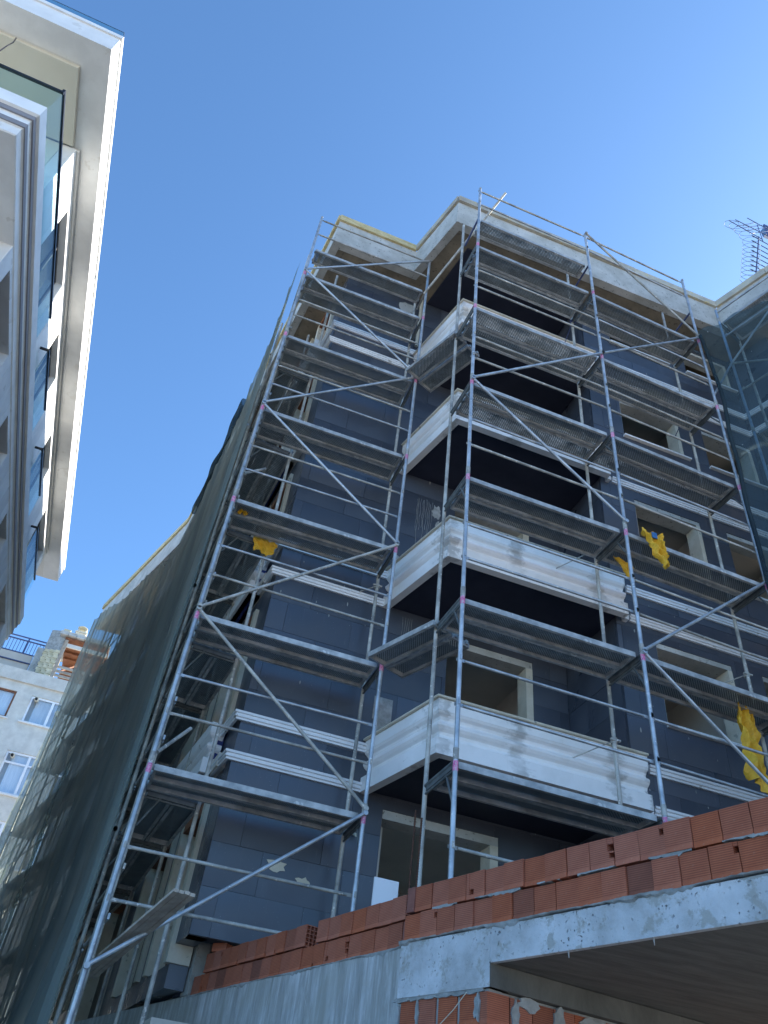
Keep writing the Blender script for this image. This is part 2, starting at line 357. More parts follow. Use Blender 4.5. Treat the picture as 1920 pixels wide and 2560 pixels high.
M['net_blue'] = netting('blue green shade net', (.06, .10, .12), (.10, .145, .165), .46, .68, (.72, .86, .92))
M['net_dark'] = netting('rolled net', (.04, .06, .075), (.07, .10, .115), .15, .3, (.7, .8, .8))

# ------------------------------------------------------------------ ground
struct(MB().box(-1500, 1500, -1500, 1500, GND - .5, GND).build('ground', M['ground']))
struct(MB().box(-4.0, 1.0, -20, 60, GND + .004, GND + .012).build('alley', M['asphalt']))

# ------------------------------------------------------------------ new building
ST = 2.935
VL, VR, VB = 9.68, 8.25, 8.05      # left wall, right wall, balcony front
ZT, ZS = 16.57, 15.5
B = thing('apartment_building', (5, 14, GND), 'unfinished apartment block clad in dark insulation boards behind the scaffolding', 'building')
def rect_minus(r, holes):
    out = [r]
    for (a0, a1, z0, z1) in holes:
        nx = []
        for (p0, p1, q0, q1) in out:
            if a1 <= p0 or a0 >= p1 or z1 <= q0 or z0 >= q1: nx.append((p0, p1, q0, q1)); continue
            if a0 > p0: nx.append((p0, a0, q0, q1))
            if a1 < p1: nx.append((a1, p1, q0, q1))
            m0, m1 = max(a0, p0), min(a1, p1)
            if z0 > q0: nx.append((m0, m1, q0, z0))
            if z1 < q1: nx.append((m0, m1, z1, q1))
        out = nx
    return out
def wall(name, o, d, a0, a1, z0, z1, holes, mat, thick=.22, parent=B):
    """o origin, d unit dir; wall front face at b=0, body to the left of d (b>0)"""
    mb = MB()
    for (p0, p1, q0, q1) in rect_minus((a0, a1, z0, z1), holes): mb.pbox(o, d, p0, p1, 0, thick, q0, q1)
    return mb.build(name, mat, parent)
def boards(parent, o, d, a0, a1, z0, z1, holes, pw=1.0, ph=.5, th=.05, off=0, gap=.004):
    z = z0; row = 0
    while z < z1 - .02:
        zt = min(z + ph, z1); sh = (row % 2) * pw * .5 + off + (.12 * math.sin(row * 2.3))
        a = a0 - (sh % pw)
        while a < a1 - .01:
            p0, p1 = max(a, a0), min(a + pw, a1)
            if p1 - p0 > .03:
                mb = MB(); pr = random.uniform(0, .005); g = gap * random.uniform(.5, 1.5)
                rs = rect_minus((p0 + g / 2, p1 - g / 2, z + g / 2, zt - g / 2), holes)
                cx, cz = (p0 + p1) / 2, (z + zt) / 2
                n = (-d[1], d[0]); at = (o[0] + d[0] * cx, o[1] + d[1] * cx, cz)
                for (x0, x1, q0, q1) in rs:
                    if x1 - x0 > .01 and q1 - q0 > .01:
                        mb.pbox((0, 0), d, x0 - cx, x1 - cx, -th - pr, -.003, q0 - cz, q1 - cz)
                if mb.v: mb.build('insulation_board', M['panel'], parent, at=at)
            a += pw
        z += ph; row += 1
# window openings on the recessed wall (behind the balconies) and on the projecting right wall
D0 = (1, 0)
hb = [(3.2, 4.86, 2.0, 3.95)] + [(3.97, 5.45, 4.29 + ST * k, h) for k, h in ((0, 6.83), (1, 9.72), (2, 12.62), (3, 15.2))]
WB = wall('recessed_wall', (0, VL), D0, 1.14, 6.3, 2.1, ZS, hb, M['gap'])
boards(WB, (0, VL - .0), D0, 1.14, 6.06, 2.1, ZS, [(a0 - .0, a1 + .0, z0, z1) for a0, a1, z0, z1 in hb], off=.78)
hr = []
for h, s_ in ((3.9, 2.5), (6.83, 5.48), (9.77, 8.42), (12.50, 11.43), (15.3, 14.40)):
    hr.append((6.73, 8.08, s_, h)); hr.append((8.64, 9.84, s_ + (.0 if h > 5 else 0), h))
WR = wall('projecting_wall', (0, VR), D0, 6.12, 9.98, 1.0, ZS, hr, M['gap'])
boards(WR, (0, VR), D0, 6.07, 9.93, 1.95, ZS, hr, off=.3)
# return wall between the two
WS = wall('return_wall', (6.12, VL), (0, -1), 0, VL - VR - .0, 1.0, ZS, [], M['gap'])
boards(WS, (6.12, VL), (0, -1), 0.0, VL - VR + .0, 2.1, ZS, [], pw=1.4, off=.2)
# wing that comes forward on the far right
dW = Vector((9.79 - 9.38, 6.32 - 7.54, 0)).normalized(); dWt = (dW.x, dW.y)
hw = [(1.0, 2.2, 5.5 + 2.94 * k, 6.9 + 2.94 * k) for k in range(-1, 4)]
WW = wall('forward_wing_wall', (9.98, VR), dWt, 0, 9, 1.0, ZS, hw, M['gap'])
boards(WW, (9.98, VR), dWt, 0, 2.4, 6.1, ZS, hw, pw=1.2, off=.1)
# left side wall going away down the alley (bends once)
SP = [(1.14, 9.68), (-.08, 21.0), (-1.75, 26.3)]
def seg(p, q):
    L = math.hypot(q[0] - p[0], q[1] - p[1]); return ((q[0] - p[0]) / L, (q[1] - p[1]) / L), L
dS, LS = seg(SP[1], SP[0]); dS2, LS2 = seg(SP[2], SP[1])
# openings measured from SP[1] towards SP[0] (front corner at a=LS)
hs = []
for k in range(-1, 4):
    zb = 4.09 + ST * k
    hs += [(LS - 1.55, LS - .62, zb + .75, zb + 2.62), (LS - 3.4, LS - 2.1, zb + .75, zb + 2.62), (LS - 6.5, LS - 4.5, zb + .3, zb + 2.62), (LS - 9.6, LS - 8.2, zb + 1.1, zb + 2.62)]
WA0 = wall('alley_wall_foot', SP[1], dS, 0, LS - .55, 1.66, 2.095, [h for h in hs if h[2] < 2.1], M['panel'])
WA = wall('alley_wall', SP[1], dS, 0, LS, 2.1, ZS, hs, M['panel'])
WA2 = wall('alley_wall', SP[2], dS2, 0, LS2, GND, ZS, [(1.2, 2.6, 5.2 + ST * k, 6.7 + ST * k) for k in range(-1, 4)], M['panel'])
# cream reveals, soffit strips on the alley windows
for (a0, a1, z0, z1) in hs:
    for e0, e1 in ((a0 - .10, a0 + .03), (a1 - .03, a1 + .10)): MB().pbox(SP[1], dS, e0, e1, -.055, .215, z0, z1).build('plaster_reveal', M['cream'], B)
    MB().pbox(SP[1], dS, a0 + .004, a1 - .004, .16, .20, z0 + .003, z1 - .2).build('dark_door_infill', M['rail_dark'] if a0 < LS - 2 else M['wood_dark'], B)  # dark infill added to darken the openings; brown ones are doors
    if a0 > LS - 7: MB().pbox(SP[1], dS, a0 + .03, a1 - .03, -.05, .22, z1 - .18, z1 - .003).build('shutter_box', M['wood_dark'], B)
# interior: slabs and partitions
for k in range(-1, 4):
    zb = 4.09 + ST * k
    mb = MB(); mb.prism([(1.0, VL + .23), (6.3, VL + .23), (6.36, VR + .23), (10.1, VR + .23), (12.5, 1.5), (14, 22), (.2, 20.9)], zb, zb + .18)
    mb.build('floor_slab', M['interior'], B)
mb = MB(); mb.box(1.3, 14, 13.2, 13.4, 1, ZS); mb.build('partition_wall', M['interior'], B)
for x, m in ((3.2, 'interior'), (5.75, 'interior'), (8.36, 'interior_lit'), (10.2, 'interior')):
    MB().box(x, x + .12, (VL if x < 6.3 else VR) + .24, 13.18, 1, ZS).build('partition_wall', M[m], B)
MB().box(.86, 1.29, 13.2, 13.4, 1.7, ZS).build('partition_wall', M['interior'], B)
# back and far walls so that light does not leak
MB().box(.4, 14, 21.2, 21.4, GND, ZS).build('rear_wall', M['interior'], B)
# window reveals + sills on the projecting wall
for (a0, a1, z0, z1) in hr:
    MB().box(a1 - .08, a1 - .003, VR - .045, VR + .24, z0, z1 - .09).build('plaster_reveal', M['cream'], B)
    MB().box(a0 + .003, a0 + .03, VR - .02, VR + .24, z0, z1 - .09).build('plaster_reveal', M['cream'], B)
    MB().box(a0 + .003, a1 - .003, VR - .04, VR + .25, z1 - .088, z1 - .003).build('lintel', M['concrete'], B)
    MB().box(a0 - .02, a1 + .10, VR - .115, VR + .2, z0 - .045, z0 - .005).build('window_sill', M['white'], B)
for i, (a0, a1, z0, z1) in enumerate(hb):
    mb = MB(); mb.box(a1 - .12, a1 - .003, VL - .045, VL + .24, z0, z1 - .12); mb.build('plaster_reveal', M['cream'], B)
    MB().box(a0 + .003, a1 - .003, VL - .04, VL + .25, z1 - .118, z1 - .003).build('lintel', M['concrete'], B)
# white string mouldings
def mprof(z, h=.115, o=.05):
    return [(o, z), (o + .035, z), (o + .035, z + h * .22), (o + .055, z + h * .30), (o + .055, z + h * .48), (o + .042, z + h * .52), (o + .042, z + h * .68), (o + .065, z + h * .74), (o + .065, z + h), (o, z + h)]
for k in range(4):
    zb = 4.09 + ST * k
    for dz in (0.0, .545):
        side = (SP[0][0] - dS[0] * 2.6, SP[0][1] - dS[1] * 2.6)
        if k != 2:
            MB().sweep([(SP[0][0] - dS[0] * .6, SP[0][1] - dS[1] * .6), SP[0], (2.86, VL)], mprof(zb - .01 + dz)).build('moulding', M['white_foam'], B)
        MB().sweep([(6.30, VR), (9.98, VR), (9.98 + dW.x * 2.6, VR + dW.y * 2.6)], mprof(zb + .02 + dz)).build('moulding', M['white_foam'], B)
# balconies
def bprof(z, h=.71):
    P = [(-.06, 0), (.055, 0), (.055, .20)]
    P += [(.0, .215), (-.025, .25), (-.032, .285), (-.02, .315), (.02, .34), (.044, .37), (.046, .40), (.02, .425), (-.02, .445), (-.028, .475), (-.01, .505), (.03, .53), (.042, .55)]
    P += [(.05, .56), (.05, h), (-.06, h)]
    return [(o, z + q) for o, q in P]
for k in range(4):
    zb = 4.075 + ST * k - (.17 if k == 3 else 0)
    path = [(2.90, VL - .052), (3.27, VB), (6.16, VB)]
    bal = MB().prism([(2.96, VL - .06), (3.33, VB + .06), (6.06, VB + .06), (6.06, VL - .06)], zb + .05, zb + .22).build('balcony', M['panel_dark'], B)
    at = Vector((3.27, VB, zb))
    mb = MB().sweep([(p[0] - at.x, p[1] - at.y) for p in path], bprof(0)); mb.build('fascia', M['fascia'], bal, at=at)
    MB().sweep(path, [(-.07, zb + .714), (.085, zb + .714), (.092, zb + .725), (.085, zb + .742), (-.07, zb + .742)]).build('coping', M['cream'], bal)
    MB().sweep([(2.9, VL - .06), (3.27, VB), (6.1, VB)], [(-.13, zb + .223), (-.065, zb + .223), (-.065, zb + .70), (-.13, zb + .70)]).build('upstand', M['concrete'], bal)
    MB().box(6.17, 6.24, VB + .06, VR - .055, zb + .005, zb + .09).build('fascia_stub', M['fascia'], bal)
# balcony fascias with boxed ends on the alley side
for k in range(0, 4):
    zb = 4.09 + ST * k
    o = SP[1]
    e = LS - .62
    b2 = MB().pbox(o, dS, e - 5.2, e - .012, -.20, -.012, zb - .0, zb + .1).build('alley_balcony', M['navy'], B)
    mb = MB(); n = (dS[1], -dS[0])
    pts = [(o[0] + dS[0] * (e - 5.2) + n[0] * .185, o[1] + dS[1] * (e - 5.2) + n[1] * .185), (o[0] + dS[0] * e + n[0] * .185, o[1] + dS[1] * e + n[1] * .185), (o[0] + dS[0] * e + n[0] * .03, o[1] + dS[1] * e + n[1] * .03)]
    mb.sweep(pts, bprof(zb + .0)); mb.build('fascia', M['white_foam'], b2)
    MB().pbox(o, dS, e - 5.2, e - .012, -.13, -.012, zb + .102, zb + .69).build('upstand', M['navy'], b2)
# eaves: beam with board-marked face, brown soffit, yellow shuttering boards along the top
EV = [(-2.9, 27.9), (-2.31, 26.04), (-.75, 21.08), (.57, 9.02), (2.42, 9.02), (2.80, 7.57), (9.31, 7.51), (9.72, 6.36), (11.6, .9)]
for poly in ([(-2.86, 27.9), (-2.27, 26.04), (-.71, 21.08), (14.5, 21.08), (14.5, 27.9)], [(-.71, 21.08), (.61, 9.06), (14.5, 9.06), (14.5, 21.08)],
             [(2.47, 9.06), (2.85, 7.61), (9.35, 7.55), (9.35, 9.06)], [(9.35, 9.06), (9.35, 7.55), (9.76, 6.36), (11.64, .9), (14.5, .9), (14.5, 9.06)]):
    MB().prism(poly, ZS, ZS + .16).build('roof_slab', M['plaster_brown'], B)
MB().sweep(EV, [(-.17, ZS - .012), (.0, ZS - .012), (.0, ZS + .37), (-.17, ZS + .37)]).build('eaves_beam', M['concrete'], B)
MB().sweep(EV, [(-.17, ZS + .372), (-.022, ZS + .372), (-.022, ZT - .2), (-.17, ZT - .2)]).build('eaves_beam', M['concrete'], B)
# dark boarding under the top overhang (balcony ceiling)
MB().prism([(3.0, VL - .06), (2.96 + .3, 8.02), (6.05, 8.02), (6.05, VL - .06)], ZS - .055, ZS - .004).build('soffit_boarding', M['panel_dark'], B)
# yellow formwork, one board after the other
def along(path):
    acc = [0]
    for i in range(len(path) - 1): acc.append(acc[-1] + math.dist(path[i], path[i + 1]))
    return acc
for i in range(len(EV) - 1):
    d, L = seg(EV[i], EV[i + 1]); a = 0
    n_ = max(1, round(L / 1.9))
    for j in range(n_):
        a0, a1 = L * j / n_ + .004, L * (j + 1) / n_ - .004
        MB().pbox(EV[i], d, a0, a1, -.035 + random.uniform(-.006, .006), .17, ZT - .195 + random.uniform(-.01, .012), ZT + random.uniform(-.012, .008)).build('shuttering_board', M['yellow_board'] if i <= 3 else M['eave_board'], B)
# stains and repair patches standing proud of the boards
def patch(parent, cx, z, v, w_, h, mat, n=18, seed=0, th=.006, name='filler_patch'):
    rr = random.Random(seed); pts = []
    for i in range(n):
        a = 2 * math.pi * i / n; r_ = rr.uniform(.55, 1.0); pts.append((cx + w_ * r_ * math.cos(a), z + h * r_ * math.sin(a)))
    mb = MB(); vs = [(x, v, q) for x, q in pts] + [(x, v - th, q) for x, q in pts]
    fs = [tuple(range(n, 2 * n))] + [(i, (i + 1) % n, n + (i + 1) % n, n + i) for i in range(n)]
    mb.add(vs, fs); return mb.build(name, mat, parent)
vw = VL - .056
patch(WB, 3.62, 9.32, vw, .10, .20, M['mortar'], 20, 3)
patch(WB, 3.66, 9.02, vw, .05, .16, M['mortar'], 12, 4)
patch(WB, 3.05, 7.95, vw, .16, .22, M['mortar'], 22, 5)
patch(WB, 3.05, 5.05, vw, .13, .30, M['mortar'], 22, 6)
MB().box(2.9, 3.18, vw - .008, vw, 5.15, 5.50).build('exposed_mesh_patch', M['mortar'], WB)
for i in range(9):
    x = 3.25 + i * .035 + random.uniform(-.01, .01); zt = 9.55 - random.uniform(0, .1); L = random.uniform(.6, 1.25)
    pts = [(x + .008 * math.sin(j * 1.7 + i), vw - .003, zt - L * j / 8) for j in range(9)]
    MB().polytube(pts, .0035, 5).build('mortar_run', M['mortar'], WB)
for i in range(5):
    x = 3.2 + i * .04; pts = [(x + .01 * math.sin(j + i), vw - .003, 6.95 - .12 * j * random.uniform(.8, 1.2)) for j in range(7)]
    MB().polytube(pts, .003, 5).build('mortar_run', M['mortar'], WB)
patch(WB, 1.95, 2.98, vw, .14, .10, M['cream'], 14, 8, .003); patch(WB, 2.3, 2.86, vw, .12, .07, M['cream'], 14, 9, .003)
mb = MB(); rs = random.Random(11)
for i in range(150):
    onr = rs.random() < .4; x = rs.uniform(6.2, 8.6) if onr else rs.uniform(1.2, 5.9); v = (VR if onr else VL) - .0575; z = rs.uniform(2.4, 14.5) if rs.random() < .5 else rs.choice((7.0, 9.9, 4.9)) + rs.uniform(-.5, .9)
    hl = hr if onr else hb
    if any(a0 - .08 < x < a1 + .08 and z0 - .1 < z < z1 + .1 for a0, a1, z0, z1 in hl): continue
    r_ = rs.uniform(.004, .016); k_ = rs.uniform(1, 3.5)
    vs = [(x + r_ * math.cos(t) * rs.uniform(.6, 1.1), v, z + r_ * k_ * math.sin(t) * rs.uniform(.6, 1.1)) for t in [j * math.pi / 4 for j in range(8)]] + [(x, v - .006, z)]
    mb.add(vs, [(j, (j + 1) % 8, 8) for j in range(8)])
o = mb.build('mortar_splash', M['mortar'], B); o['kind'] = 'stuff'
# drain pipe on the upper wall, chamfered concrete column strip
MB().tube((2.86, VL - .11, 13.7), (2.86, VL - .11, ZS - .06), .035, 14).build('drain_pipe', M['cream'], B)
patch(WB, 2.55, 15.0, vw, .22, .28, M['concrete'], 16, 12, .01, 'bare_concrete_patch')
# light streak patch on the return wall
MB().pbox((6.12, VL), (0, -1), .45, .7, -.062, -.05, 7.9, 8.6).build('filler_patch', M['mortar'], WS)
# pipes stubs in the boards
for x, z in ((3.6, 11.55), (3.88, 11.35), (3.55, 14.2), (3.5, 6.3), (2.85, 3.55)):
    MB().tube((x, vw, z), (x + .0, vw - .12, z - .05), .022, 10).build('pipe_stub', M['cream'], WB)

# ------------------------------------------------------------------ scaffolding
TR_ = .0265
def deck_mesh(L, wd=.31):
    mb = MB(); t = .018
    mb.box(-L / 2, L / 2, -wd / 2, -wd / 2 + t, -.07, 0); mb.box(-L / 2, L / 2, wd / 2 - t, wd / 2, -.07, 0)
    mb.box(-L / 2 + .0, L / 2, -wd / 2 + t, -wd / 2 + t + .022, -.07, -.064); mb.box(-L / 2, L / 2, wd / 2 - t - .022, wd / 2 - t, -.07, -.064)
    mb.box(-L / 2, -L / 2 + .03, -wd / 2 + t, wd / 2 - t, -.07, 0); mb.box(L / 2 - .03, L / 2, -wd / 2 + t, wd / 2 - t, -.07, 0)
    for x in (-L / 2 - .02, L / 2 - .015):
        for y in (-wd * .3, wd * .3): mb.box(x, x + .035, y - .02, y + .02, -.045, .012)
    sh = MB(); sh.box(-L / 2 + .031, L / 2 - .031, -wd / 2 + t + .001, wd / 2 - t - .001, -.012, -.009)
    return mb, sh
_dm = {}
def deck(parent, p, q, z, wd=.31):
    """p,q: centreline ends (x,y)"""
    d, L = seg(p, q); key = (round(L - .06, 2), wd)
    if key not in _dm:
        a_, b_ = deck_mesh(*key)
        ms = []
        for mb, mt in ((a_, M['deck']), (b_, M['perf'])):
            me = bpy.data.meshes.new('deck'); me.from_pydata(mb.v, [], mb.f); me.update(); me.materials.append(mt); ms.append(me)
        _dm[key] = ms
    at = ((p[0] + q[0]) / 2, (p[1] + q[1]) / 2, z); rz = math.atan2(d[1], d[0])
    o = put('deck_board', _dm[key][0], at, rz, parent)
    s_ = bpy.data.objects.new('perforated_sheet', _dm[key][1]); COL.objects.link(s_); s_.parent = o; WL[s_.name] = Vector(at)
    return o
def off(p, n, t): return (p[0] + n[0] * t, p[1] + n[1] * t)
def scaffold(root, posts, nrm, W=.73, levels=(), zb=None, ztop=15.6, zin=None, bays=None, rails=(), braces=(), tape=True, brk=True, inner=True, mat='galv', deckskip=(), extra=()):
    N = len(posts)
    for i, p in enumerate(posts):
        z0 = zb[i] if zb else GND
        st = MB().tube((*p, z0), (*p, ztop if not isinstance(ztop, (list, tuple)) else ztop[i]), TR_, 14).build('standard', M[mat], root)
        for L in levels:
            if L - .1 < z0: continue
            MB().tube((*p, L - .02), (*p, L + .10), TR_ + .004, 14).build('spigot', M['galv_old'], st)
            if tape: MB().tube((*p, L - .14), (*p, L - .035), TR_ + .0015, 14).build('tape_band', M['pink'], st)
        if z0 < GND + .1: MB().box(p[0] - .08, p[0] + .08, p[1] - .08, p[1] + .08, GND, GND + .01).build('base_plate', M['galv_old'], st)
        if inner:
            q = off(p, nrm, W); zt = zin if zin else 15.2
            MB().tube((*q, z0), (*q, zt), TR_ - .001, 14).build('standard', M['galv_old'], root)
            for L in levels:
                if L - .1 < z0: continue
                mb = MB(); mb.tube((*off(p, nrm, .02), L - .035), (*off(q, nrm, -.02), L - .035), .024, 10)
                mb.tube((*off(p, nrm, .02), L - .12), (*off(q, nrm, -.02), L - .12), .014, 8)
                mb.pbox(p, nrm, .05, W - .05, -.012, .012, L - .1, L - .05)
                mb.tube((*off(p, nrm, .03), L - .45), (*off(p, nrm, .22), L - .08), .013, 8)
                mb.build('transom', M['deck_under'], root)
    for (i, j) in (bays or [(k, k + 1) for k in range(N - 1)]):
        p, q = posts[i], posts[j]; d, L_ = seg(p, q)
        for L in levels:
            if (i, round(L, 2)) in deckskip: continue
            for t in (.205, .53):
                deck(root, off(off(p, nrm, t), d, .03), off(off(q, nrm, t), d, -.03), L + random.uniform(-.004, .004))
        for z in rails:
            if zb and z < max(zb[i], zb[j]) : continue
            sg = random.uniform(-.012, .012)
            mb = MB(); a_ = Vector((*off(p, nrm, .04), z + sg)); b_ = Vector((*off(q, nrm, .04), z - sg)); mb.tube(a_ + (b_ - a_) * .03, b_ - (b_ - a_) * .03, .0185, 10)
            for e, sgn in ((a_, 1), (b_, -1)):
                m_ = e + (b_ - a_).normalized() * sgn * .035; mb.pbox((m_.x, m_.y), d, -.06, .04, -.004, .004, m_.z - .019, m_.z + .019)
            for e in (a_, b_): mb.box(e.x - .012, e.x + .012, e.y - .075, e.y - .02, e.z - .03, e.z + .03)
            mb.build('guard_rail', M['galv_old'] if random.random() < .6 else M['galv'], root)
    for (i, za, j, zb_) in braces:
        p, q = posts[i], posts[j]; a_ = Vector((*off(p, nrm, -.035), za)); b_ = Vector((*off(q, nrm, -.035), zb_))
        mb = MB(); mb.tube(a_, b_, .0215, 12)
        for e in (a_, b_): mb.tube(e + Vector((0, -.03, 0)), e + Vector((0, .05, 0)), .03, 10)
        mb.build('brace', M['galv'] if random.random() < .7 else M['galv_old'], root)
def Z(L): return 3.465 + 2 * (L - 1)
P0, P1, P2, P3, P4 = (.18, 8.69), (2.66, 8.67), (2.96, 6.80), (5.37, 6.81), (7.79, 6.90)
lv = [Z(L) for L in range(1, 7)]
A = thing('scaffold', (1.4, 9.0, GND), 'single bay steel scaffold with six perforated decks in front of the left wing', 'scaffold')
rl = [z for L in range(0, 6) for z in (Z(L) + .60, Z(L) + 1.10)] + [14.97, 15.55]
scaffold(A, [P0, P1], (0, 1), levels=lv, zb=[GND, .7], rails=rl, zin=15.2,
         braces=[(0, Z(0) + .0, 1, Z(1) - .02), (1, Z(1) + .03, 0, Z(2) + .0), (0, Z(2) + .03, 1, Z(3)), (1, Z(3) + .03, 0, Z(4)), (0, Z(4) + .03, 1, Z(5)), (1, Z(5) + .03, 0, Z(6)), (0, Z(6) + .03, 1, 15.5)])
deck(A, (.23, 8.90), (2.62, 8.88), 14.44)
for p in (P0, P1):
    MB().tube((p[0], p[1], Z(0) - .03), (p[0], p[1] + .73, Z(0) - .03), .024, 10).build('transom', M['galv_old'], A)
    MB().tube((p[0], p[1], Z(0) - .16), (p[0], p[1] + .73, Z(0) - .16), .016, 10).build('transom', M['galv_old'], A)
    MB().tube((p[0], p[1], 14.40), (p[0], p[1] + .5, 14.40), .022, 10).build('transom', M['galv_old'], A)
MB().tube((P1[0], P1[1] - .03, 14.3), (P1[0], P1[1] + .03, 15.63), TR_ + .001, 12).build('standard', M['blue_tube'], A)
Bs = thing('scaffold.001', (5.4, 7.1, GND), 'two bay steel scaffold in front of the white balcony fronts', 'scaffold')
rr_ = [z for L in range(0, 6) for z in (Z(L) + .60, Z(L) + 1.14)] + [15.03]
scaffold(Bs, [P2, P3, P4], (-.02, 1), levels=lv, zb=[.7, .7, .7], rails=rr_ + [15.57], zin=15.35,
         braces=[(0, Z(4), 1, Z(5)), (1, Z(5), 2, Z(6)), (0, Z(4) - .03, 1, Z(3) + .1), (2, Z(3), 1, Z(2)), (1, Z(2) - .03, 2, Z(1)), (1, 15.57, 2, Z(6) + .05)])
deck(Bs, off(off(P2, (0, 1), .19), (1, 0), .04), off(off(P3, (0, 1), .19), (1, 0), -.04), 14.44)
for p in (P2, P3, P4): MB().tube((p[0], p[1], 14.40), (p[0], p[1] + .62, 14.36), .02, 10).build('transom', M['rail_blue'], Bs)
# boards bridging the two scaffolds and the long loose tube
for z in (Z(2), Z(5)): deck(Bs, (2.55, 8.62), (3.02, 7.46), z, .31)
for z in (Z(2), Z(5)): deck(Bs, (2.86, 8.78), (3.34, 7.62), z + .004, .31)
MB().tube((2.60, 8.62, 14.15), (3.50, 6.74, 15.75), .024, 12).build('loose_tube', M['galv_old'], Bs)
# wall ties with couplers
for (x, y, z, dx) in ((5.36, 7.55, 7.6, -.35), (5.36, 7.55, 13.4, .1), (7.78, 7.65, 12.0, .12), (7.78, 7.65, 6.3, -.35), (2.66, 9.41, 7.2, -.3), (2.66, 9.41, 12.2, -.2), (5.36, 7.55, 4.6, -.3)):
    par = Bs if y < 9 else A
    mb = MB(); mb.tube((x, y - .03, z), (x + dx, y + .52 if y < 9 else y + .22, z - .1), .008, 8); mb.tube((x, y, z - .035), (x, y, z + .035), .042, 10); mb.box(x - .07, x + .07, y - .045, y - .02, z - .012, z + .012)
    mb.build('wall_tie', M['rail_blue'] if dx > 0 else M['galv_old'], par)
# scaffold along the alley side
NP = [(.12, 8.69), (.09, 11.2), (-.05, 13.7), (-.33, 16.2), (-.8, 18.7), (-1.42, 21.2), (-2.1, 23.7), (-2.75, 26.4)]
C_ = thing('scaffold.002', (-.6, 17, GND), 'long steel scaffold down the alley side behind the green netting', 'scaffold')
scaffold(C_, [(.22, 9.46)] + NP[1:], (1, .08), W=.66, levels=[Z(L) for L in range(1, 6)], zb=None, ztop=[14.6, 15.0, 15.2, 14.2, 12.9, 13.5, 14.2, 14.9], zin=15.0,
         rails=[z for L in range(-1, 6) for z in (Z(L) + .6, Z(L) + 1.1)], braces=[(i, Z(L), i + 1, Z(L) + 2) for i in (1, 3, 5) for L in (-1, 1, 3)] + [(i + 1, Z(L), i, Z(L) + 2) for i in (1, 3, 5) for L in (0, 2, 4)], tape=False, mat='galv_old')
MB().tube((.02, 12.9, 14.6), (.02, 12.95, 18.2), .03, 12).build('standard', M['galv_old'], C_)
MB().tube((-.05, 12.9, 15.9), (.12, 12.9, 15.9), .025, 8).build('coupler', M['rust'], C_)
for z, y in ((Z(3) + .9, 9.1), (Z(1) + .4, 9.0)):
    MB().tube((.22, y - .2, z - .25), (.52, y + .1, z + .25), .022, 10).build('loose_tube', M['galv_old'], C_)
# netted scaffold at the far right
Dd = thing('scaffold.003', (9.0, 5.5, GND), 'steel scaffold behind the blue green net at the right edge', 'scaffold')
Q = [(8.50, 6.90), (9.25, 4.55)]
dq, lq = seg(Q[0], Q[1]); nq = (-dq[1], dq[0])
lq_ = [z for z in (14.5, 13.05, 11.1, 9.1, 7.1, 5.1, 3.1)]
scaffold(Dd, Q, nq, W=.7, levels=lq_[0:1] + lq_[2:], zb=[.5, .5], ztop=14.9, zin=14.9, rails=[14.0, 12.3, 10.2, 8.3, 6.2] , braces=[(0, 13.05, 1, 14.9), (0, 13.05, 1, 11.1), (0, 9.1, 1, 11.1), (0, 9.1, 1, 7.1)], tape=False, mat='blue_tube')
MB().tube((8.50, 6.90, 14.8), (9.25, 4.55, 14.75), .02, 10).build('guard_rail', M['galv'], Dd)
MB().tube((8.46, 6.86, 13.05), (7.80, 6.88, 11.75), .02, 10).build('brace', M['galv'], Dd)

# ------------------------------------------------------------------ safety nets
def lerp_tab(tab, x):
    if x <= tab[0][0]: return tab[0][1]
    for (a, b), (c, d) in zip(tab, tab[1:]):
        if x <= c: return b + (d - b) * (x - a) / (c - a)
    return tab[-1][1]
top = [(8.6, 13.75), (10.0, 13.7), (11.4, 14.8), (13.7, 14.9), (15.0, 14.3), (16.2, 13.9), (17.5, 12.7), (18.7, 12.9), (21.2, 13.5), (22.5, 13.8), (26.5, 15.0)]
acc = along(NP); LT = acc[-1]
def npos(s):
    for i in range(len(NP) - 1):
        if s <= acc[i + 1] or i == len(NP) - 2:
            t = (s - acc[i]) / (acc[i + 1] - acc[i]); return (NP[i][0] + (NP[i + 1][0] - NP[i][0]) * t, NP[i][1] + (NP[i + 1][1] - NP[i][1]) * t)
def netfn(i, j):
    s = i * LT; x, y = npos(s); zt = lerp_tab(top, y); z = GND + .1 + (zt - GND - .1) * j
    amp = .05 + .05 * min(1, s / 4)
    f = amp * (math.sin(s * 4.3 + .6 * math.sin(z * .4)) + .45 * math.sin(s * 8.7 + z * .3 + 1) + .6 * math.sin(s * 2.1 + z * .2)) + .015 * math.sin(z * 1.4 + s * 3)
    f *= (.35 + .65 * (1 - j)) * .8; f += .08 * max(0, math.sin(s * 1.25 + .3)) * (1 - j) * min(1, s / 3)
    f -= .07 * (1 - abs(math.sin(s * 1.9 + .25 * math.sin(z * .5)))) ** 5 * min(1, s / 1.5); f += .05 * (1 - abs(math.sin(s * 3.3 + 1 + .2 * math.sin(z * .7)))) ** 6
    low = max(0, (3.0 - z) / 4.6); f += .3 * low * min(1, s / 3)
    sl_ = .10 * math.sin(z * .9 + s) * min(1, s / 3)
    return (x - .06 - abs(f) * 1.0 - .02, y + sl_ + .03 * math.sin(z * 3), z)
net = MB().grid(netfn, 300, 110).build('safety_net', M['net'])
tag(net, 'long green shade net hanging in folds down the alley side scaffold', 'safety net')
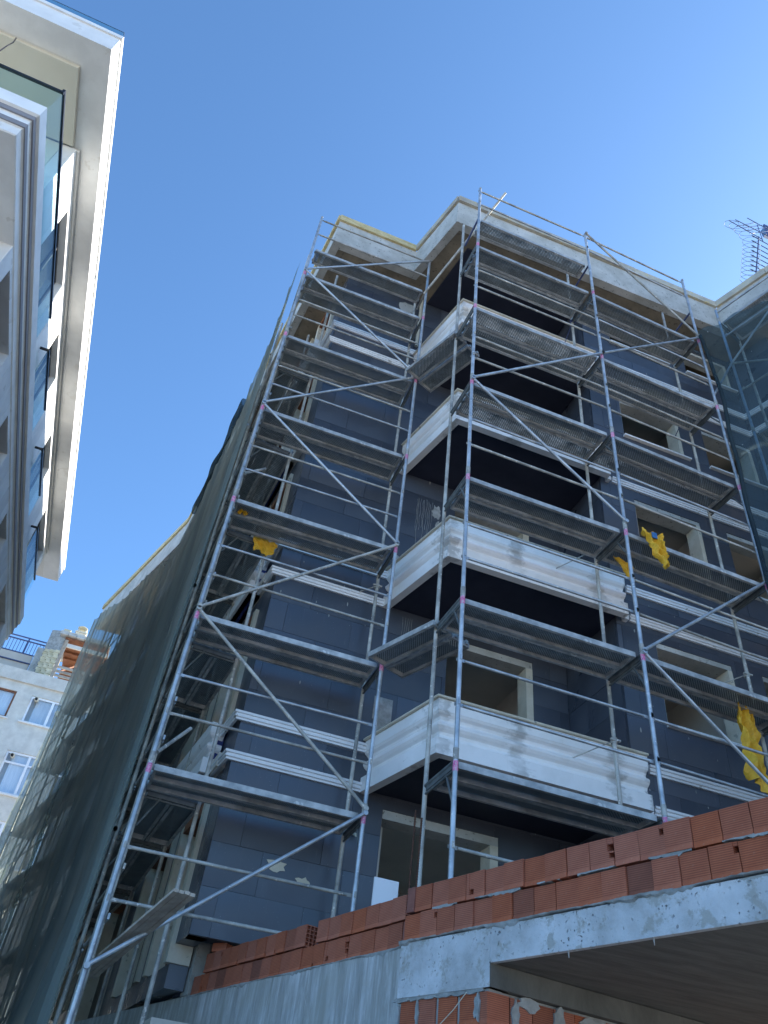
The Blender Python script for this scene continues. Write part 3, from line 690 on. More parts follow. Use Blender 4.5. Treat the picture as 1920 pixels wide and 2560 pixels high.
def roll(i, j):
    s = 5.0 + i * 2.9; x, y = npos(s); a = 2 * math.pi * j; zc = lerp_tab(top, y) - .12 - .15 * i + .04 * math.sin(i * 9); r_ = .085 + .025 * math.sin(i * 13) + .015 * math.sin(3 * a + i * 20)
    return (x - .12 + r_ * math.cos(a), y, zc + r_ * 1.5 * math.sin(a))
tag(MB().grid(roll, 70, 14).build('safety_net.001', M['net_dark']), 'dark bunched roll of netting lying along the upper edge of the green net', 'safety net')
def netr(i, j):
    x0, y0 = 7.75, 6.82; x1, y1 = 9.6, 4.9
    z = 2.2 + (13.58 + 1.0 * i ** 1.3 - 2.2) * j; s = i
    f = .05 * math.sin(s * 14 + z * .4) + .04 * math.sin(s * 29 + z * .7) + .03 * math.sin(z * 1.5)
    xl = .20 * math.sin((z - 9.4) / 4.2 * math.pi) * (1 - i) if z > 9.4 else 0
    g = i + 0.0
    return (x0 + (x1 - x0) * g + f * .7 + xl * .6, y0 + (y1 - y0) * g + f * .7, z + .1 * math.sin(i * 9) * j)
tag(MB().grid(netr, 80, 90).build('safety_net.002', M['net_blue']), 'thin blue green net stretched over the scaffold at the right edge', 'safety net')
tag(MB().polytube([(7.74 + .02 * math.sin(z * 2.2) + (.12 * math.sin((z - 9.4) / 4.2 * math.pi) if z > 9.4 else 0), 6.80 + .015 * math.sin(z * 3.7), z) for z in [2.2 + i * .28 for i in range(41)]], .034, 8).build('safety_net.003', M['net_dark']), 'dark gathered hem of netting tied down the right scaffold post', 'safety net')

# ------------------------------------------------------------------ yellow sacks
def sack(name, pts, label, seed, nu=30, nv=30, amp=.03, mat='sack', solid=.004, ew=.12):
    """pts: 4 corners tl,tr,br,bl"""
    rr = random.Random(seed); tl, tr, br, bl = [Vector(p) for p in pts]; ph = [rr.uniform(0, 6) for _ in range(8)]
    n = ((tr - tl).cross(bl - tl)).normalized()
    def fn(i, j):
        p = (tl.lerp(tr, i)).lerp(bl.lerp(br, i), 1 - j)
        f = math.sin(i * 13 + ph[0] + 3 * j) + .7 * math.sin(i * 23 + j * 7 + ph[1]) + .6 * math.sin(j * 17 + ph[2] + i * 4) + .45 * math.sin(j * 31 + i * 29 + ph[3]) + .3 * abs(math.sin(i * 41 + j * 9 + ph[6])) + .25 * abs(math.sin(j * 37 - i * 15 + ph[7]))
        e = ew * math.sin(j * 11 + ph[4]) * (tr - tl).length * (i - .5) * 1.2
        return p + n * amp * f + (tr - tl).normalized() * e + Vector((0, 0, -.03 * math.sin(i * 9 + ph[5]) * (1 - j)))
    mb = MB().grid(fn, nu, nv, False); o = mb.build(name, M[mat]); m = o.modifiers.new('thickness', 'SOLIDIFY'); m.thickness = solid; tag(o, label, 'sack'); return o
s1 = sack('yellow_sack', [(5.60, 6.76, 7.50), (5.93, 6.76, 7.52), (5.93, 6.70, 6.93), (5.83, 6.70, 6.93)], 'crumpled yellow sack with blue print hanging over the right scaffold deck edge', 3, amp=.035)
MB().box(5.72, 5.80, 6.70, 6.715, 7.36, 7.46).build('blue_print', M['sack_blue'], s1)
sack('yellow_sack.001', [(5.50, 7.30, 7.38), (5.83, 7.34, 7.36), (5.76, 7.30, 7.02), (5.70, 7.30, 7.06)], 'yellow sack corner poking out below the right scaffold deck', 5, amp=.012)
sack('yellow_sack.002', [(7.03, 7.22, 5.45), (7.36, 7.30, 5.43), (7.33, 7.24, 4.25), (7.02, 7.16, 4.45)], 'big yellow sack hanging under the lowest full deck at the right edge', 8, amp=.04)
sack('yellow_sack.003', [(.64, 9.43, 7.47), (1.04, 9.43, 7.42), (.98, 9.40, 7.16), (.70, 9.40, 7.18)], 'yellow sack drooping under the left scaffold deck beside the corner', 12, amp=.012, ew=.04)
sack('yellow_sack.004', [(.30, 8.95, 7.50), (.44, 8.95, 7.47), (.43, 8.94, 7.40), (.31, 8.94, 7.40)], 'small yellow sack scrap by the left scaffold post', 15, amp=.015)

# ------------------------------------------------------------------ foreground concrete frame and brick courses
J = (2.36, 6.34); dR = (.334, -.9426); dL = (.276, -.961); dRl = (-.334, .9426)
# in the frame (o, d) with d pointing towards the camera side (near), left of d is +x side (away from viewer)
F = thing('concrete_frame', (3.2, 5.2, GND), 'pale cast concrete wall, beam and overhanging slab of the low neighbouring structure', 'building')
# far part: streaky wall
MB().pbox((2.45, 6.35), dL, -12.0, -.03, 0, .22, GND, 1.62).build('concrete_wall', M['conc_streak'], F)
# near part: beam (deep left of the opening, shallow over it)
MB().pbox(J, dR, .012, .96, 0, .2, 1.235, 1.60).build('concrete_beam', M['conc_light'], F)
MB().pbox(J, dR, .962, 7.5, 0, .04, 1.378, 1.60).build('concrete_beam', M['conc_light'], F)
# slab with board marks
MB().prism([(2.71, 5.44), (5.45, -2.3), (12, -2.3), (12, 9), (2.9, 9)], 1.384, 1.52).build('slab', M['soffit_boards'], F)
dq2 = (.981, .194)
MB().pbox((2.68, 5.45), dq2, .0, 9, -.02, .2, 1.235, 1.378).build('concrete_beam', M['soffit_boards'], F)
# lower brick wall, front face and return
BW = thing('brick_wall', (2.5, 6.0, GND), 'mortar-smeared orange hollow brick wall under the concrete beam', 'wall')
def brick_mesh(kind='rib', L=.1845, D=.135, H=.186):
    mb = MB(); h0 = .024
    if kind == 'hollow':     # open cells on +X end
        mb.box(0, L - .03, 0, D, 0, H); t = .008; x0, x1 = L - .03, L
        ncy, ncz = 3, 5
        for i in range(ncy + 1): y = (D - t) * i / ncy; mb.box(x0, x1, y, y + t, 0, H)
        for j in range(ncz + 1): z = (H - t) * j / ncz; mb.box(x0, x1 - .0005, .0005, D - .0005, z, z + t)
        return mb
    # front (y=0) with a smooth proud lip at the foot
    pr = [(0, 0), (0, h0), (.004, h0 + .004), (.004, H - .004), (.008, H), (D, H), (D, 0)]
    n = len(pr); vs = [(.0, y, z) for y, z in pr] + [(L, y, z) for y, z in pr]
    fs = [tuple(range(n)), tuple(range(n, 2 * n))[::-1]] + [(i, n + i, n + (i + 1) % n, (i + 1) % n) for i in range(n)]
    mb.add(vs, fs)
    return mb
def mk(mb, mat, name='brick'):
    me = bpy.data.meshes.new(name); me.from_pydata(mb.v, [], mb.f); me.validate(); me.update(); me.materials.append(mat)
    import bmesh as _b
    bm = _b.new(); bm.from_mesh(me); _b.ops.recalc_face_normals(bm, faces=bm.faces); bm.to_mesh(me); bm.free(); return me
def broken(holes, L=.1845, D=.135, H=.186):
    mb = MB(); mb.box(0, L, .10, D, 0, H)
    for (a0, a1, z0, z1) in rect_minus((0, L, 0, H), holes): mb.box(a0, a1, .004 if z0 >= .024 else 0, .0995, z0, z1)
    return mb
BK = [mk(broken(h), M['brick']) for h in ([(.14, .186, .10, .145), (.15, .186, .055, .09)], [(.0, .03, .0, .035)], [(.155, .186, .12, .16)], [(.03, .075, .03, .07)])]
BM = mk(brick_mesh(), M['brick']); BH = mk(brick_mesh('hollow'), M['brick']); BSm = mk(brick_mesh('rib', .085), M['brick_smooth'])
def lay(parent, me, o, d, a, b, z, jit=.5, dz=0, yaw=0):
    if me is BM and parent.name == 'brick_parapet' and random.random() < .13: me = random.choice(BK)
    n = (-d[1], d[0]); at = (o[0] + d[0] * a + n[0] * b, o[1] + d[1] * a + n[1] * b, z + dz)
    return put('brick', me, at, 0, parent, rot=(R(random.uniform(-.7, .7) * jit), R(random.uniform(-1.2, 1.2) * jit), math.atan2(d[1], d[0]) + R(random.uniform(-.8, .8) * jit) + yaw))
# the unmortared two-course parapet
BP = thing('brick_parapet', (2.8, 5.2, 1.6), 'two loose courses of ribbed red hollow bricks along the top of the concrete', 'brick wall')
ZB0 = 1.615
for c in range(2):
    z = ZB0 + c * .20
    a = .10 + (0 if c else .02); first = True
    k = 0
    # near run
    if c == 1: lay(BP, BSm, J, dR, .055, -.01, z, .2); a = .142
    else: a = .03
    while a < 5.6:
        lay(BP, BM, J, dR, a, random.uniform(-.009, .009), z, .8, random.uniform(-.003, .003)); a += .1905
    # far run, to the left
    a = -.285 if c == 1 else -.31
    if c == 1: lay(BP, BH, (2.45, 6.35), dL, a, 0.0, z, .3); a -= .1905
    else:
        lay(BP, BSm, (2.45, 6.35), dL, -.115, .0, z, .2)
    endA = -1.55 if c == 1 else -3.98
    while a > endA:
        lay(BP, BM, (2.45, 6.35), dL, a, random.uniform(-.005, .005), z, .6, random.uniform(-.002, .002)); a -= .1905
    if c == 1:
        a = -1.76; lay(BP, BH, (2.45, 6.35), dL, a - .05, 0, z, .3); a -= .24
        while a > -3.75: lay(BP, BM, (2.45, 6.35), dL, a, random.uniform(-.005, .005), z, .6); a -= .1905
lay(BP, BH, (2.45, 6.35), dL, -3.62, .0, ZB0 + .40, .4, 0, 0.5)
# mortar squeezed out under and between the courses
def mortar_strip(parent, o, d, a0, a1, z, h, outw, seed, frac=1.0, n=None):
    rr = random.Random(seed); n = n or int((a1 - a0) / .03); nr = (-d[1], d[0]); mb = MB(); vs = []; hh = h
    for i in range(n + 1):
        a = a0 + (a1 - a0) * i / n
        e = max(0, outw * (.35 + .8 * (math.sin(a * 9 + seed) * .5 + .5) * rr.uniform(.6, 1.1))) ; lo = h * rr.uniform(.6, 1.5) * (.35 + 1.5 * (math.sin(a * 5.3 + seed * 2) * .5 + .5) ** 2 * (math.sin(a * 13.1) * .3 + .7))
        for b, zz in ((.05, z), (-e, z + rr.uniform(-.002, .003)), (-e * .8, z - lo * .6), (-.002, z - lo), (.05, z - lo)):
            vs.append((o[0] + d[0] * a + nr[0] * b, o[1] + d[1] * a + nr[1] * b, zz))
    fs = []
    for i in range(n):
        for j in range(4): k0 = i * 5 + j; fs.append((k0, k0 + 5, k0 + 6, k0 + 1))
    mb.add(vs, fs); return mb.build('mortar_bed', M['mortar'], parent)
mortar_strip(BP, J, dR, .0, 5.6, ZB0 + .002, .02, .022, 1); mortar_strip(BP, (2.45, 6.35), dL, -4.0, -.03, ZB0 + .002, .018, .016, 2)
for a0, a1, sd_ in ((.35, .62, 3), (.80, 1.25, 4), (1.40, 1.6, 5), (1.75, 2.05, 6), (2.3, 2.6, 7), (2.8, 3.2, 8), (3.4, 3.8, 11)):
    mortar_strip(BP, J, dR, a0, a1, ZB0 + .203, .014, .004, sd_)
# lower wall
for r_ in range(0, 14):
    z = 1.222 - .195 * (r_ + 1)
    a = .045 + (.10 if r_ % 2 else 0)
    while a < .80 - (.0 if r_ % 2 else .05):
        lay(BW, BM, J, dR, a, .012, z, .3); a += .1905 if random.random() > .25 else .215
    lay(BW, BH if r_ == 0 else BM, (2.68, 5.45), dq2, -.0, .012, z, .1) if r_ % 2 == 0 else lay(BW, BM, J, dR, .772, .012, z, .1)
    a = .20
    while a < (3.4 if r_ < 8 else .5):
        lay(BW, BM, (2.68, 5.45), dq2, a, .012, z, .3); a += .1905 if random.random() > .3 else .225
MB().pbox(J, dR, .01, .93, .028, .15, GND, 1.233).build('mortar_backing', M['mortar'], BW)
MB().pbox((2.70, 5.47), dq2, .0, 8.5, .03, .15, GND, 1.233).build('mortar_backing', M['mortar'], BW)
rq = random.Random(5)
def smear(o, d, a, z, w_, h, seed, b=-.0):
    rr = random.Random(seed); n = 16; nr = (-d[1], d[0]); vs = []
    for i in range(n):
        t = 2 * math.pi * i / n; q = rr.uniform(.6, 1.0); aa, zz = a + w_ * q * math.cos(t), z + h * q * math.sin(t)
        for bb in (b + .02, b - rr.uniform(.003, .008)): vs.append((o[0] + d[0] * aa + nr[0] * bb, o[1] + d[1] * aa + nr[1] * bb, zz))
    fs = [tuple(2 * i + 1 for i in range(n))] + [(2 * i, 2 * ((i + 1) % n), 2 * ((i + 1) % n) + 1, 2 * i + 1) for i in range(n)]
    MB().add(vs, fs).build('mortar_smear', M['mortar'], BW)
for i in range(6): smear(J, dR, .05 + .15 * i, 1.225, .11, .022, i, .01)
smear(J, dR, .84, 1.13, .035, .10, 21, .01); smear(J, dR, .235, 1.13, .02, .09, 22, .01); smear(J, dR, .02, 1.1, .02, .12, 23, .01)
for i, (a, z, w_, h) in enumerate(((.24, 1.12, .04, .10), (.36, 1.19, .12, .05), (.62, 1.15, .06, .10), (.95, 1.17, .16, .06), (1.35, 1.1, .2, .10), (1.8, 1.15, .25, .09))): smear((2.68, 5.45), dq2, a, z, w_, h, 40 + i, .008)
MB().polytube([(2.60, 5.62, 1.215), (2.555, 5.72, 1.12), (2.50, 5.84, 1.03), (2.47, 5.92, .98)], .003, 6).build('string', M['cream'], BW)
# drips under the beam edge, dark vertical joint
for a in (1.62, 2.25): MB().tube((J[0] + dR[0] * a + .02, J[1] + dR[1] * a, 1.382), (J[0] + dR[0] * a + .022, J[1] + dR[1] * a, 1.34), .007, 7, .002).build('mortar_drip', M['mortar'], F)
# pale pillar end beside the boards, dark board strip
MB().pbox((2.45, 6.35), dL, -4.16, -3.99, -.01, .15, 1.625, 2.3).build('plaster_pillar', M['conc_light'], F)
MB().pbox((2.45, 6.35), dL, -4.36, -4.17, -.01, .14, 1.625, 2.4).build('insulation_strip', M['panel_dark'], F)

# ------------------------------------------------------------------ small things on the site
mt = thing('marble_tile_stack', (2.83, 8.1, 1.9), 'upright stack of white veined marble tiles behind the brick parapet', 'tiles')
for i in range(4):
    MB().box(2.60 + .012 * i, 2.86 + .012 * i, 7.86 + .034 * i, 7.882 + .034 * i, 1.9, 2.54 - .004 * i).build('tile', M['marble'], mt)
for i, (x, y, zt) in enumerate(((2.77, 7.30, 3.06), (2.84, 7.30, 3.0))):
    mb = MB().tube((x - .02, y, 1.4), (x, y, zt), .009, 8)
    for k in range(60): z = 1.6 + k * .024; (mb.tube((x - .02 + .02 * (z - 1.4) / 1.6, y, z), (x - .02 + .02 * (z - 1.4) / 1.6, y, z + .008), .0115, 8) if z < zt else None)
    tag(mb.build('rebar', M['rust']), ('taller rusty starter bar standing behind the brick parapet' if i == 0 else 'shorter rusty starter bar standing beside the scaffold post'), 'rebar')
wp = thing('wooden_plank_bundle', (.55, 8.6, 1.85), 'bundle of cement-stained planks laid across the lowest rails of the left scaffold', 'planks')
a0, b0 = Vector((.80, 7.62, 1.97)), Vector((.26, 10.1, 1.62)); dd = (b0 - a0); d2 = Vector((dd.x, dd.y, 0)).normalized(); sid = Vector((-d2.y, d2.x, 0)) * -1
for i in range(4):
    mb = MB(); wd, th = .047, .028
    p = a0 - sid * (.10 - i * .052) + Vector((0, 0, random.uniform(-.004, .004))); q = b0 - sid * (.10 - i * .052)
    vs = []
    for e in (p, q):
        for sx, sz in ((-.5, -.5), (.5, -.5), (.5, .5), (-.5, .5)): vs.append(e + sid * wd * sx + Vector((0, 0, th * sz)))
    mb.add(vs, [(0, 1, 2, 3), (7, 6, 5, 4), (0, 4, 5, 1), (1, 5, 6, 2), (2, 6, 7, 3), (3, 7, 4, 0)]); mb.build('plank', M['wood'], wp)

# ------------------------------------------------------------------ white apartment building on the left
Wb = thing('white_apartment_building', (-8, 15, GND), 'finished white apartment building with deep bright eaves and glass balustrades', 'building')
UE, VF, V2 = -4.28, 6.86, 24.6
prof = [(-.5, 15.0), (0, 15.0), (0, 15.50), (.035, 15.50), (.035, 15.56), (.02, 15.58), (.02, 15.63), (-.5, 15.63)]
# walk anticlockwise-from-above so that 'right' is outside: far end -> near corner -> left
MB().sweep([(UE, V2)[::1], (UE, VF), (-14, VF - .3)][::-1], prof).build('roof_fascia', M['white'], Wb)
MB().prism([(UE - .5, V2), (UE - .5, VF + .5), (-14, VF + .2), (-14, V2)], 15.28, 15.6).build('roof_slab', M['white'], Wb)
MB().prism([(UE - .02, V2 - .003), (UE - .02, VF + .02), (-14, VF - .28), (-14, V2 - .003)], 15.003, 15.06).build('soffit', M['ceil_grey'], Wb)
MB().prism([(-4.80, 8.90), (-4.80, 7.38), (-14, 7.1), (-14, 8.90)], 14.90, 15.0).build('soffit_panel', M['ceil_beige'], Wb)
MB().box(UE - .08, UE - .07, VF + .06, 9.5, 15.63, 15.95).build('roof_glass', M['glass_rail'], Wb)
MB().pbox((UE - .08, VF + .05), (-1, -.03), 0, 9.5, -.005, .005, 15.63, 15.95).build('roof_glass', M['glass_rail'], Wb)
MB().polytube([(UE - .075, 9.5, 15.955), (UE - .075, VF + .05, 15.955), (-13, VF - .2, 15.955)], .006, 6).build('roof_glass_edge', M['rail_dark'], Wb)
MB().box(UE - .3, UE - .1, 20.5, 23.2, 15.64, 15.95).build('roof_panel', M['band_grey'], Wb)
UW = -4.72
tw = [(10.15, 12.05, 12.64, 14.66), (13.45, 14.92, 12.64, 14.66), (16.95, 18.43, 12.64, 14.66), (20.3, 22.55, 12.64, 14.66)]
dWb = (0, -1)
def wwall(name, u, v0, v1, z0, z1, holes, mat, th=.25, panels=True, pw=.52):
    """wall facing +X at x=u"""
    root = None; mb = MB()
    for (p0, p1, q0, q1) in rect_minus((v0, v1, z0, z1), holes): mb.box(u - th, u - .02, p0, p1, q0, q1)
    root = mb.build(name, mat, Wb)
    v = v0; ct = 0
    while v < v1 - .01:
        e = min(v + pw, v1)
        for (p0, p1, q0, q1) in rect_minus((v + .004, e - .004, z0, z1), holes):
            if p1 - p0 > .01 and q1 - q0 > .01: MB().box(u - .019, u + random.uniform(-.001, .002), p0, p1, q0, q1).build('cladding_panel', mat, root)
        v = e
    return root
wwall('upper_wall', UW, 8.93, 23.0, 12.62, 14.90, tw, M['white'])
MB().box(-14, UW - .26, 8.93, 9.15, 12.62, 14.89).build('balcony_wall', M['ceil_beige'], Wb)
MB().box(UW - .10, UW + .05, 8.97, 23.0, 14.90, 14.99).build('cornice', M['ceil_grey'], Wb)
for (v0, v1, z0, z1) in tw:
    f = MB(); x = UW - .20
    f.box(x, x + .05, v0, v0 + .05, z0, z1); f.box(x, x + .05, v1 - .05, v1, z0, z1); f.box(x, x + .05, v0 + .05, v1 - .05, z1 - .05, z1); f.box(x, x + .05, v0 + .05, v1 - .05, z0, z0 + .05)
    f.box(x, x + .06, (v0 + v1) / 2 - .03, (v0 + v1) / 2 + .03, z0 + .05, z1 - .05); fo = f.build('window', M['frame_dark'], Wb)
    MB().box(x + .02, x + .026, v0 + .05, v1 - .05, z0 + .05, z1 - .05).build('pane', M['glass_win'], fo)
    MB().box(x - .8, x - .78, v0 - .3, v1 + .3, z0, z1).build('curtain', M['curtain'], fo)
# balcony slab with stepped edge
MB().sweep([(-14, 6.77), (-4.5, 7.06), (-4.5, 23.2)], [(-.6, 12.63), (-.6, 11.72), (-.14, 11.72), (-.12, 11.74), (-.12, 11.93), (-.085, 11.95), (-.085, 12.18), (-.055, 12.20), (-.055, 12.30), (0, 12.33), (0, 12.63)][::-1]).build('balcony_slab', M['white'], Wb)
for (o1, z1) in ((-.054, 12.19), (-.084, 11.945)):
    MB().sweep([(-14, 6.77), (-4.5, 7.06), (-4.5, 23.2)], [(o1 - .02, z1), (o1 + .012, z1), (o1 + .012, z1 + .11), (o1 - .02, z1 + .11)]).build('step_shade_strip', M['band_grey'], Wb)  # grey strips put the shade of the slab steps into colour
MB().prism([(-5.05, 7.5), (-14, 7.3), (-14, 23.2), (-5.05, 23.2)], 11.76, 12.0).build('slab_underside', M['white'], Wb)
# glass balustrade
def balu(path, z0, z1, gl=True):
    for i in range(len(path) - 1):
        d, L = seg(path[i], path[i + 1]); n_ = max(1, round(L / 1.6))
        for j in range(n_):
            MB().pbox(path[i], d, L * j / n_ + .006, L * (j + 1) / n_ - .006, -.006, .006, z0, z1 - .02).build('glass_panel', M['glass_rail'], BA)
        MB().pbox(path[i], d, -.02, L + .02, -.022, .022, z1 - .03, z1 + .02).build('top_rail', M['rail_dark'], BA)
BA = MB().box(-4.56, -4.52, 7.1, 11.97, 12.60, 12.64).build('balustrade', M['white'], Wb)
balu([(-13, 6.86), (-4.52, 7.11)], 12.64, 13.36); balu([(-4.52, 7.11), (-4.52, 11.97)], 12.64, 13.42)
for (v0, v1) in ((12.95, 14.88), (16.28, 18.2), (19.65, 22.4)):
    BA = MB().box(-4.55, -4.53, v0, v1, 12.63, 12.66).build('balustrade', M['rail_dark'], Wb)
    MB().box(-4.545, -4.533, v0, v1, 12.66, 13.48).build('glass_panel', M['glass_rail'], BA)
    MB().box(-4.565, -4.515, v0, v1, 13.47, 13.515).build('top_rail', M['rail_dark'], BA)
    MB().box(-4.72, -4.54, v0, v0 + .04, 13.46, 13.51).build('return_rail', M['rail_dark'], BA)
# lower storeys
UL = -4.64
lwn = []
for k in range(4):
    z1 = 11.60 - 2.9 * k
    for a0, a1 in ((9.62, 11.62), (13.3, 14.55), (16.7, 17.8), (19.85, 22.0)): lwn.append((a0, a1, z1 - 2.0, z1))
LW = wwall('lower_wall', UL, 9.2, 23.0, GND, 11.72, lwn, M['white'], pw=.55)
for (v0, v1, z0, z1) in lwn[:8]:
    x = UL - .22; f = MB(); f.box(x, x + .05, v0, v0 + .05, z0, z1); f.box(x, x + .05, v1 - .05, v1, z0, z1); f.box(x, x + .05, v0 + .05, v1 - .05, z1 - .05, z1); f.box(x, x + .05, v0 + .05, v1 - .05, z0, z0 + .05)
    fo = f.build('window', M['frame_dark'], Wb); MB().box(x + .02, x + .026, v0 + .05, v1 - .05, z0 + .05, z1 - .05).build('pane', M['glass_win'], fo)
    MB().box(UL - .2, UL + .03, v0 - .02, v1 + .02, z0 - .05, z0 - .005).build('window_sill', M['white'], Wb)
MB().box(-14, UL - .26, 9.2, 9.42, GND, 11.72).build('front_wall', M['ceil_beige'], Wb)
MB().box(-14, -4.9, 22.8, 23.0, GND, 14.9).build('end_wall', M['white'], Wb)
MB().box(-14, -13.8, 9.43, 22.79, GND, 14.9).build('end_wall', M['white'], Wb)
MB().box(-13.7, -7.0, 9.5, 22.7, 12.64, 12.7).build('inner_floor', M['interior'], Wb)
MB().box(-7.0, -6.9, 9.5, 22.7, GND, 14.88).build('inner_wall', M['interior'], Wb)
MB().polytube([(-5.9, 7.3, 14.9), (-5.75, 7.15, 14.4), (-5.65, 7.0, 13.9), (-5.6, 6.92, 13.4)], .012, 6).build('cable', M['frame_dark'], Wb)

# ------------------------------------------------------------------ old apartment building closing the alley
OB = thing('old_apartment_building', (-6, 42, GND), 'older grey rendered apartment building with roof terrace at the end of the alley', 'building')
VO = 39.2
oh = [(-9.2, -6.32, 15.95, 17.35), (-5.6, -4.05, 15.95, 17.33), (-5.62, -4.08, 12.55, 14.5), (-9.2, -6.5, 12.55, 14.5), (-5.6, -4.0, 9.6, 11.4), (-3.2, -1.2, 15.95, 17.3), (-3.2, -1.2, 12.6, 14.4), (-3.2, -1.2, 9.6, 11.4), (-5.6, -4.0, 6.6, 8.4), (-3.2, -1.2, 6.6, 8.4)]
mb = MB()
for (p0, p1, q0, q1) in rect_minus((-16, 4, GND, 18.46), oh): mb.box(p0, p1, VO, VO + .25, q0, q1)
mb.build('facade', M['render_grey'], OB)
MB().box(-16, 4, VO - .14, VO - .003, 17.83, 18.46).build('parapet_band', M['render_grey'], OB)
MB().box(-16, 4, VO + .3, VO + 10, GND, 18.3).build('rear_block', M['interior'], OB)
def win(parent, a0, a1, z0, z1, v, fm, mull=True, transom=False, sill=True):
    f = MB(); t = .09; x = v + .06
    f.box(a0, a0 + t, x, x + .07, z0, z1); f.box(a1 - t, a1, x, x + .07, z0, z1); f.box(a0 + t, a1 - t, x, x + .07, z1 - t, z1); f.box(a0 + t, a1 - t, x, x + .07, z0, z0 + t)
    if mull: f.box(a0 + (a1 - a0) * .70 - .06, a0 + (a1 - a0) * .70 + .06, x - .01, x + .07, z0 + t, z1 - t)
    if transom: f.box(a0 + t, a1 - t, x - .005, x + .06, z1 - .55, z1 - .47)
    fo = f.build('window', fm, parent); MB().box(a0 + t, a1 - t, x + .03, x + .04, z0 + t, z1 - t).build('pane', M['glass_clear'], fo)
    MB().box(a0 + .3, a1 - .1, x + .12, x + .13, z0, z1).build('curtain', M['curtain'], fo)
    if sill: MB().box(a0 - .12, a1 + .1, v - .12, v + .05, z0 - .07, z0 - .003).build('window_sill', M['white'], parent)
for i, (a0, a1, z0, z1) in enumerate(oh): win(OB, a0 + .003, a1 - .003, z0 + .003, z1 - .003, VO, M['wood_dark'] if i == 0 else M['pvc'], True, i in (2, 3, 6))
for x, z in ((-5.32, 17.18), (-5.3, 14.3)):
    mb = MB(); mb.tube((x, VO + .1, z), (x + .02, VO - .35, z - .12), .10, 14); mb.build('flue_pipe', M['cream'], OB)
    MB().tube((x + .02, VO - .352, z - .12), (x + .022, VO - .36, z - .122), .075, 14).build('flue_mouth', M['rail_dark'], OB)
MB().tube((-4.15, VO - .12, 16.72), (-4.15, VO - .02, 16.72), .14, 16).build('vent_cap', M['cream'], OB)
# roof terrace: beige penthouse wall and blue railing
MB().box(-16, -6.5, VO + .9, VO + 1.1, 18.3, 19.75).build('penthouse_wall', M['render_beige'], OB)
MB().box(-16, -6.4, VO + .82, VO + .9, 19.26, 19.31).build('ledge', M['rail_blue'], OB)
MB().box(-16, -6.6, VO + .80, VO + .9, 18.46, 18.56).build('ledge', M['white'], OB)
RA = MB().box(-16, -6.0, VO + .92, VO + .97, 19.78, 19.83).build('railing', M['rail_blue'], OB)
MB().box(-16, -6.0, VO + .92, VO + .97, 20.50, 20.56).build('rail', M['rail_blue'], RA); MB().box(-16, -6.0, VO + .92, VO + .97, 20.68, 20.74).build('rail', M['rail_blue'], RA)
x = -12
while x < -6.0: MB().box(x, x + .025, VO + .93, VO + .955, 19.83, 20.5).build('baluster', M['rail_blue'], RA); x += .17
for x in (-7.05, -9.2): MB().box(x, x + .07, VO + .91, VO + .98, 19.6, 20.74).build('post', M['rail_blue'], RA)
# stone pier, open timber loggia
MB().prism([(-6.05, VO + .3), (-5.25, VO + .02), (-5.25, VO + 1.8), (-6.05, VO + 1.8)], 18.3, 21.2).build('stone_pier', M['mortar'], OB)
for j in range(10):
    for i in range(3):
        x0 = -6.03 + i * .26 + (.05 if j % 2 else 0); dx = .8; t0 = (x0 + 6.05) / dx
        y0 = VO + .28 - .28 * t0 - .02
        MB().box(x0, x0 + .25, y0 - .06, y0 + .02, 18.47 + j * .155, 18.47 + j * .155 + .148).build('stone_tile', M['stone_cream'], OB)
MB().box(-6.4, -6.05, VO + .6, VO + 1.6, 18.3, 20.2).build('grey_pier', M['concrete'], OB)
MB().box(-5.2, -3.0, VO + 3.0, VO + 3.1, 18.3, 21.0).build('loggia_back', M['wood_dark'], OB)
MB().prism([(-5.24, VO - .1), (-3.0, VO - .1), (-3.0, VO + 3.1), (-5.24, VO + 3.1)], 20.72, 20.80).build('timber_ceiling', M['wood_dark'], OB)
for y in (.5, 1.2, 1.9): MB().box(-5.2, -3.0, VO + y, VO + y + .1, 20.60, 20.715).build('rafter', M['wood_dark'], OB)
MB().tube((-4.9, VO + .2, 19.0), (-3.9, VO + 1.6, 20.6), .05, 6).build('rafter', M['wood_dark'], OB)
MB().box(-5.22, -5.05, VO - .02, VO + .1, 18.47, 20.7).build('timber_post', M['wood'], OB)
MB().box(-5.04, -3.0, VO + .0, VO + .1, 20.32, 20.52).build('timber_lintel', M['render_grey'], OB)
for z in (18.62, 18.85, 19.1): MB().box(-5.04, -3.0, VO + .02, VO + .08, z, z + .13).build('timber_rail', M['wood'], OB)
x = -5.55
for i in range(6):
    MB().box(x + i * .42, x + i * .42 + .40, VO - .28, VO + .06, 20.83 + .01 * (i % 2), 21.03).build('gutter_piece', M['concrete'], OB)
MB().prism([(-5.5, VO + .1), (-3.0, VO + .1), (-3.0, VO + 3.3), (-5.5, VO + 3.3)], 21.05, 21.12).build('roof', M['concrete'], OB)
ch = MB().box(-4.95, -4.45, VO + .6, VO + 1.1, 21.12, 21.62).build('chimney', M['cream'], OB)
MB().box(-5.0, -4.4, VO + .55, VO + 1.15, 21.63, 21.70).build('chimney_slab', M['cream'], ch)
for x in (-4.9, -4.55): MB().box(x, x + .06, VO + .7, VO + 1.0, 21.70, 21.95).build('chimney_leg', M['cream'], ch)
vs = []; n = 9
mb = MB(); mb.grid(lambda i, j: (-4.95 + .50 * i, VO + .6 + .5 * j, 21.95 + .10 * math.sin(math.pi * i)), 8, 1); o = mb.build('chimney_hood', M['stone_cream'], ch); o.modifiers.new('t', 'SOLIDIFY').thickness = .05
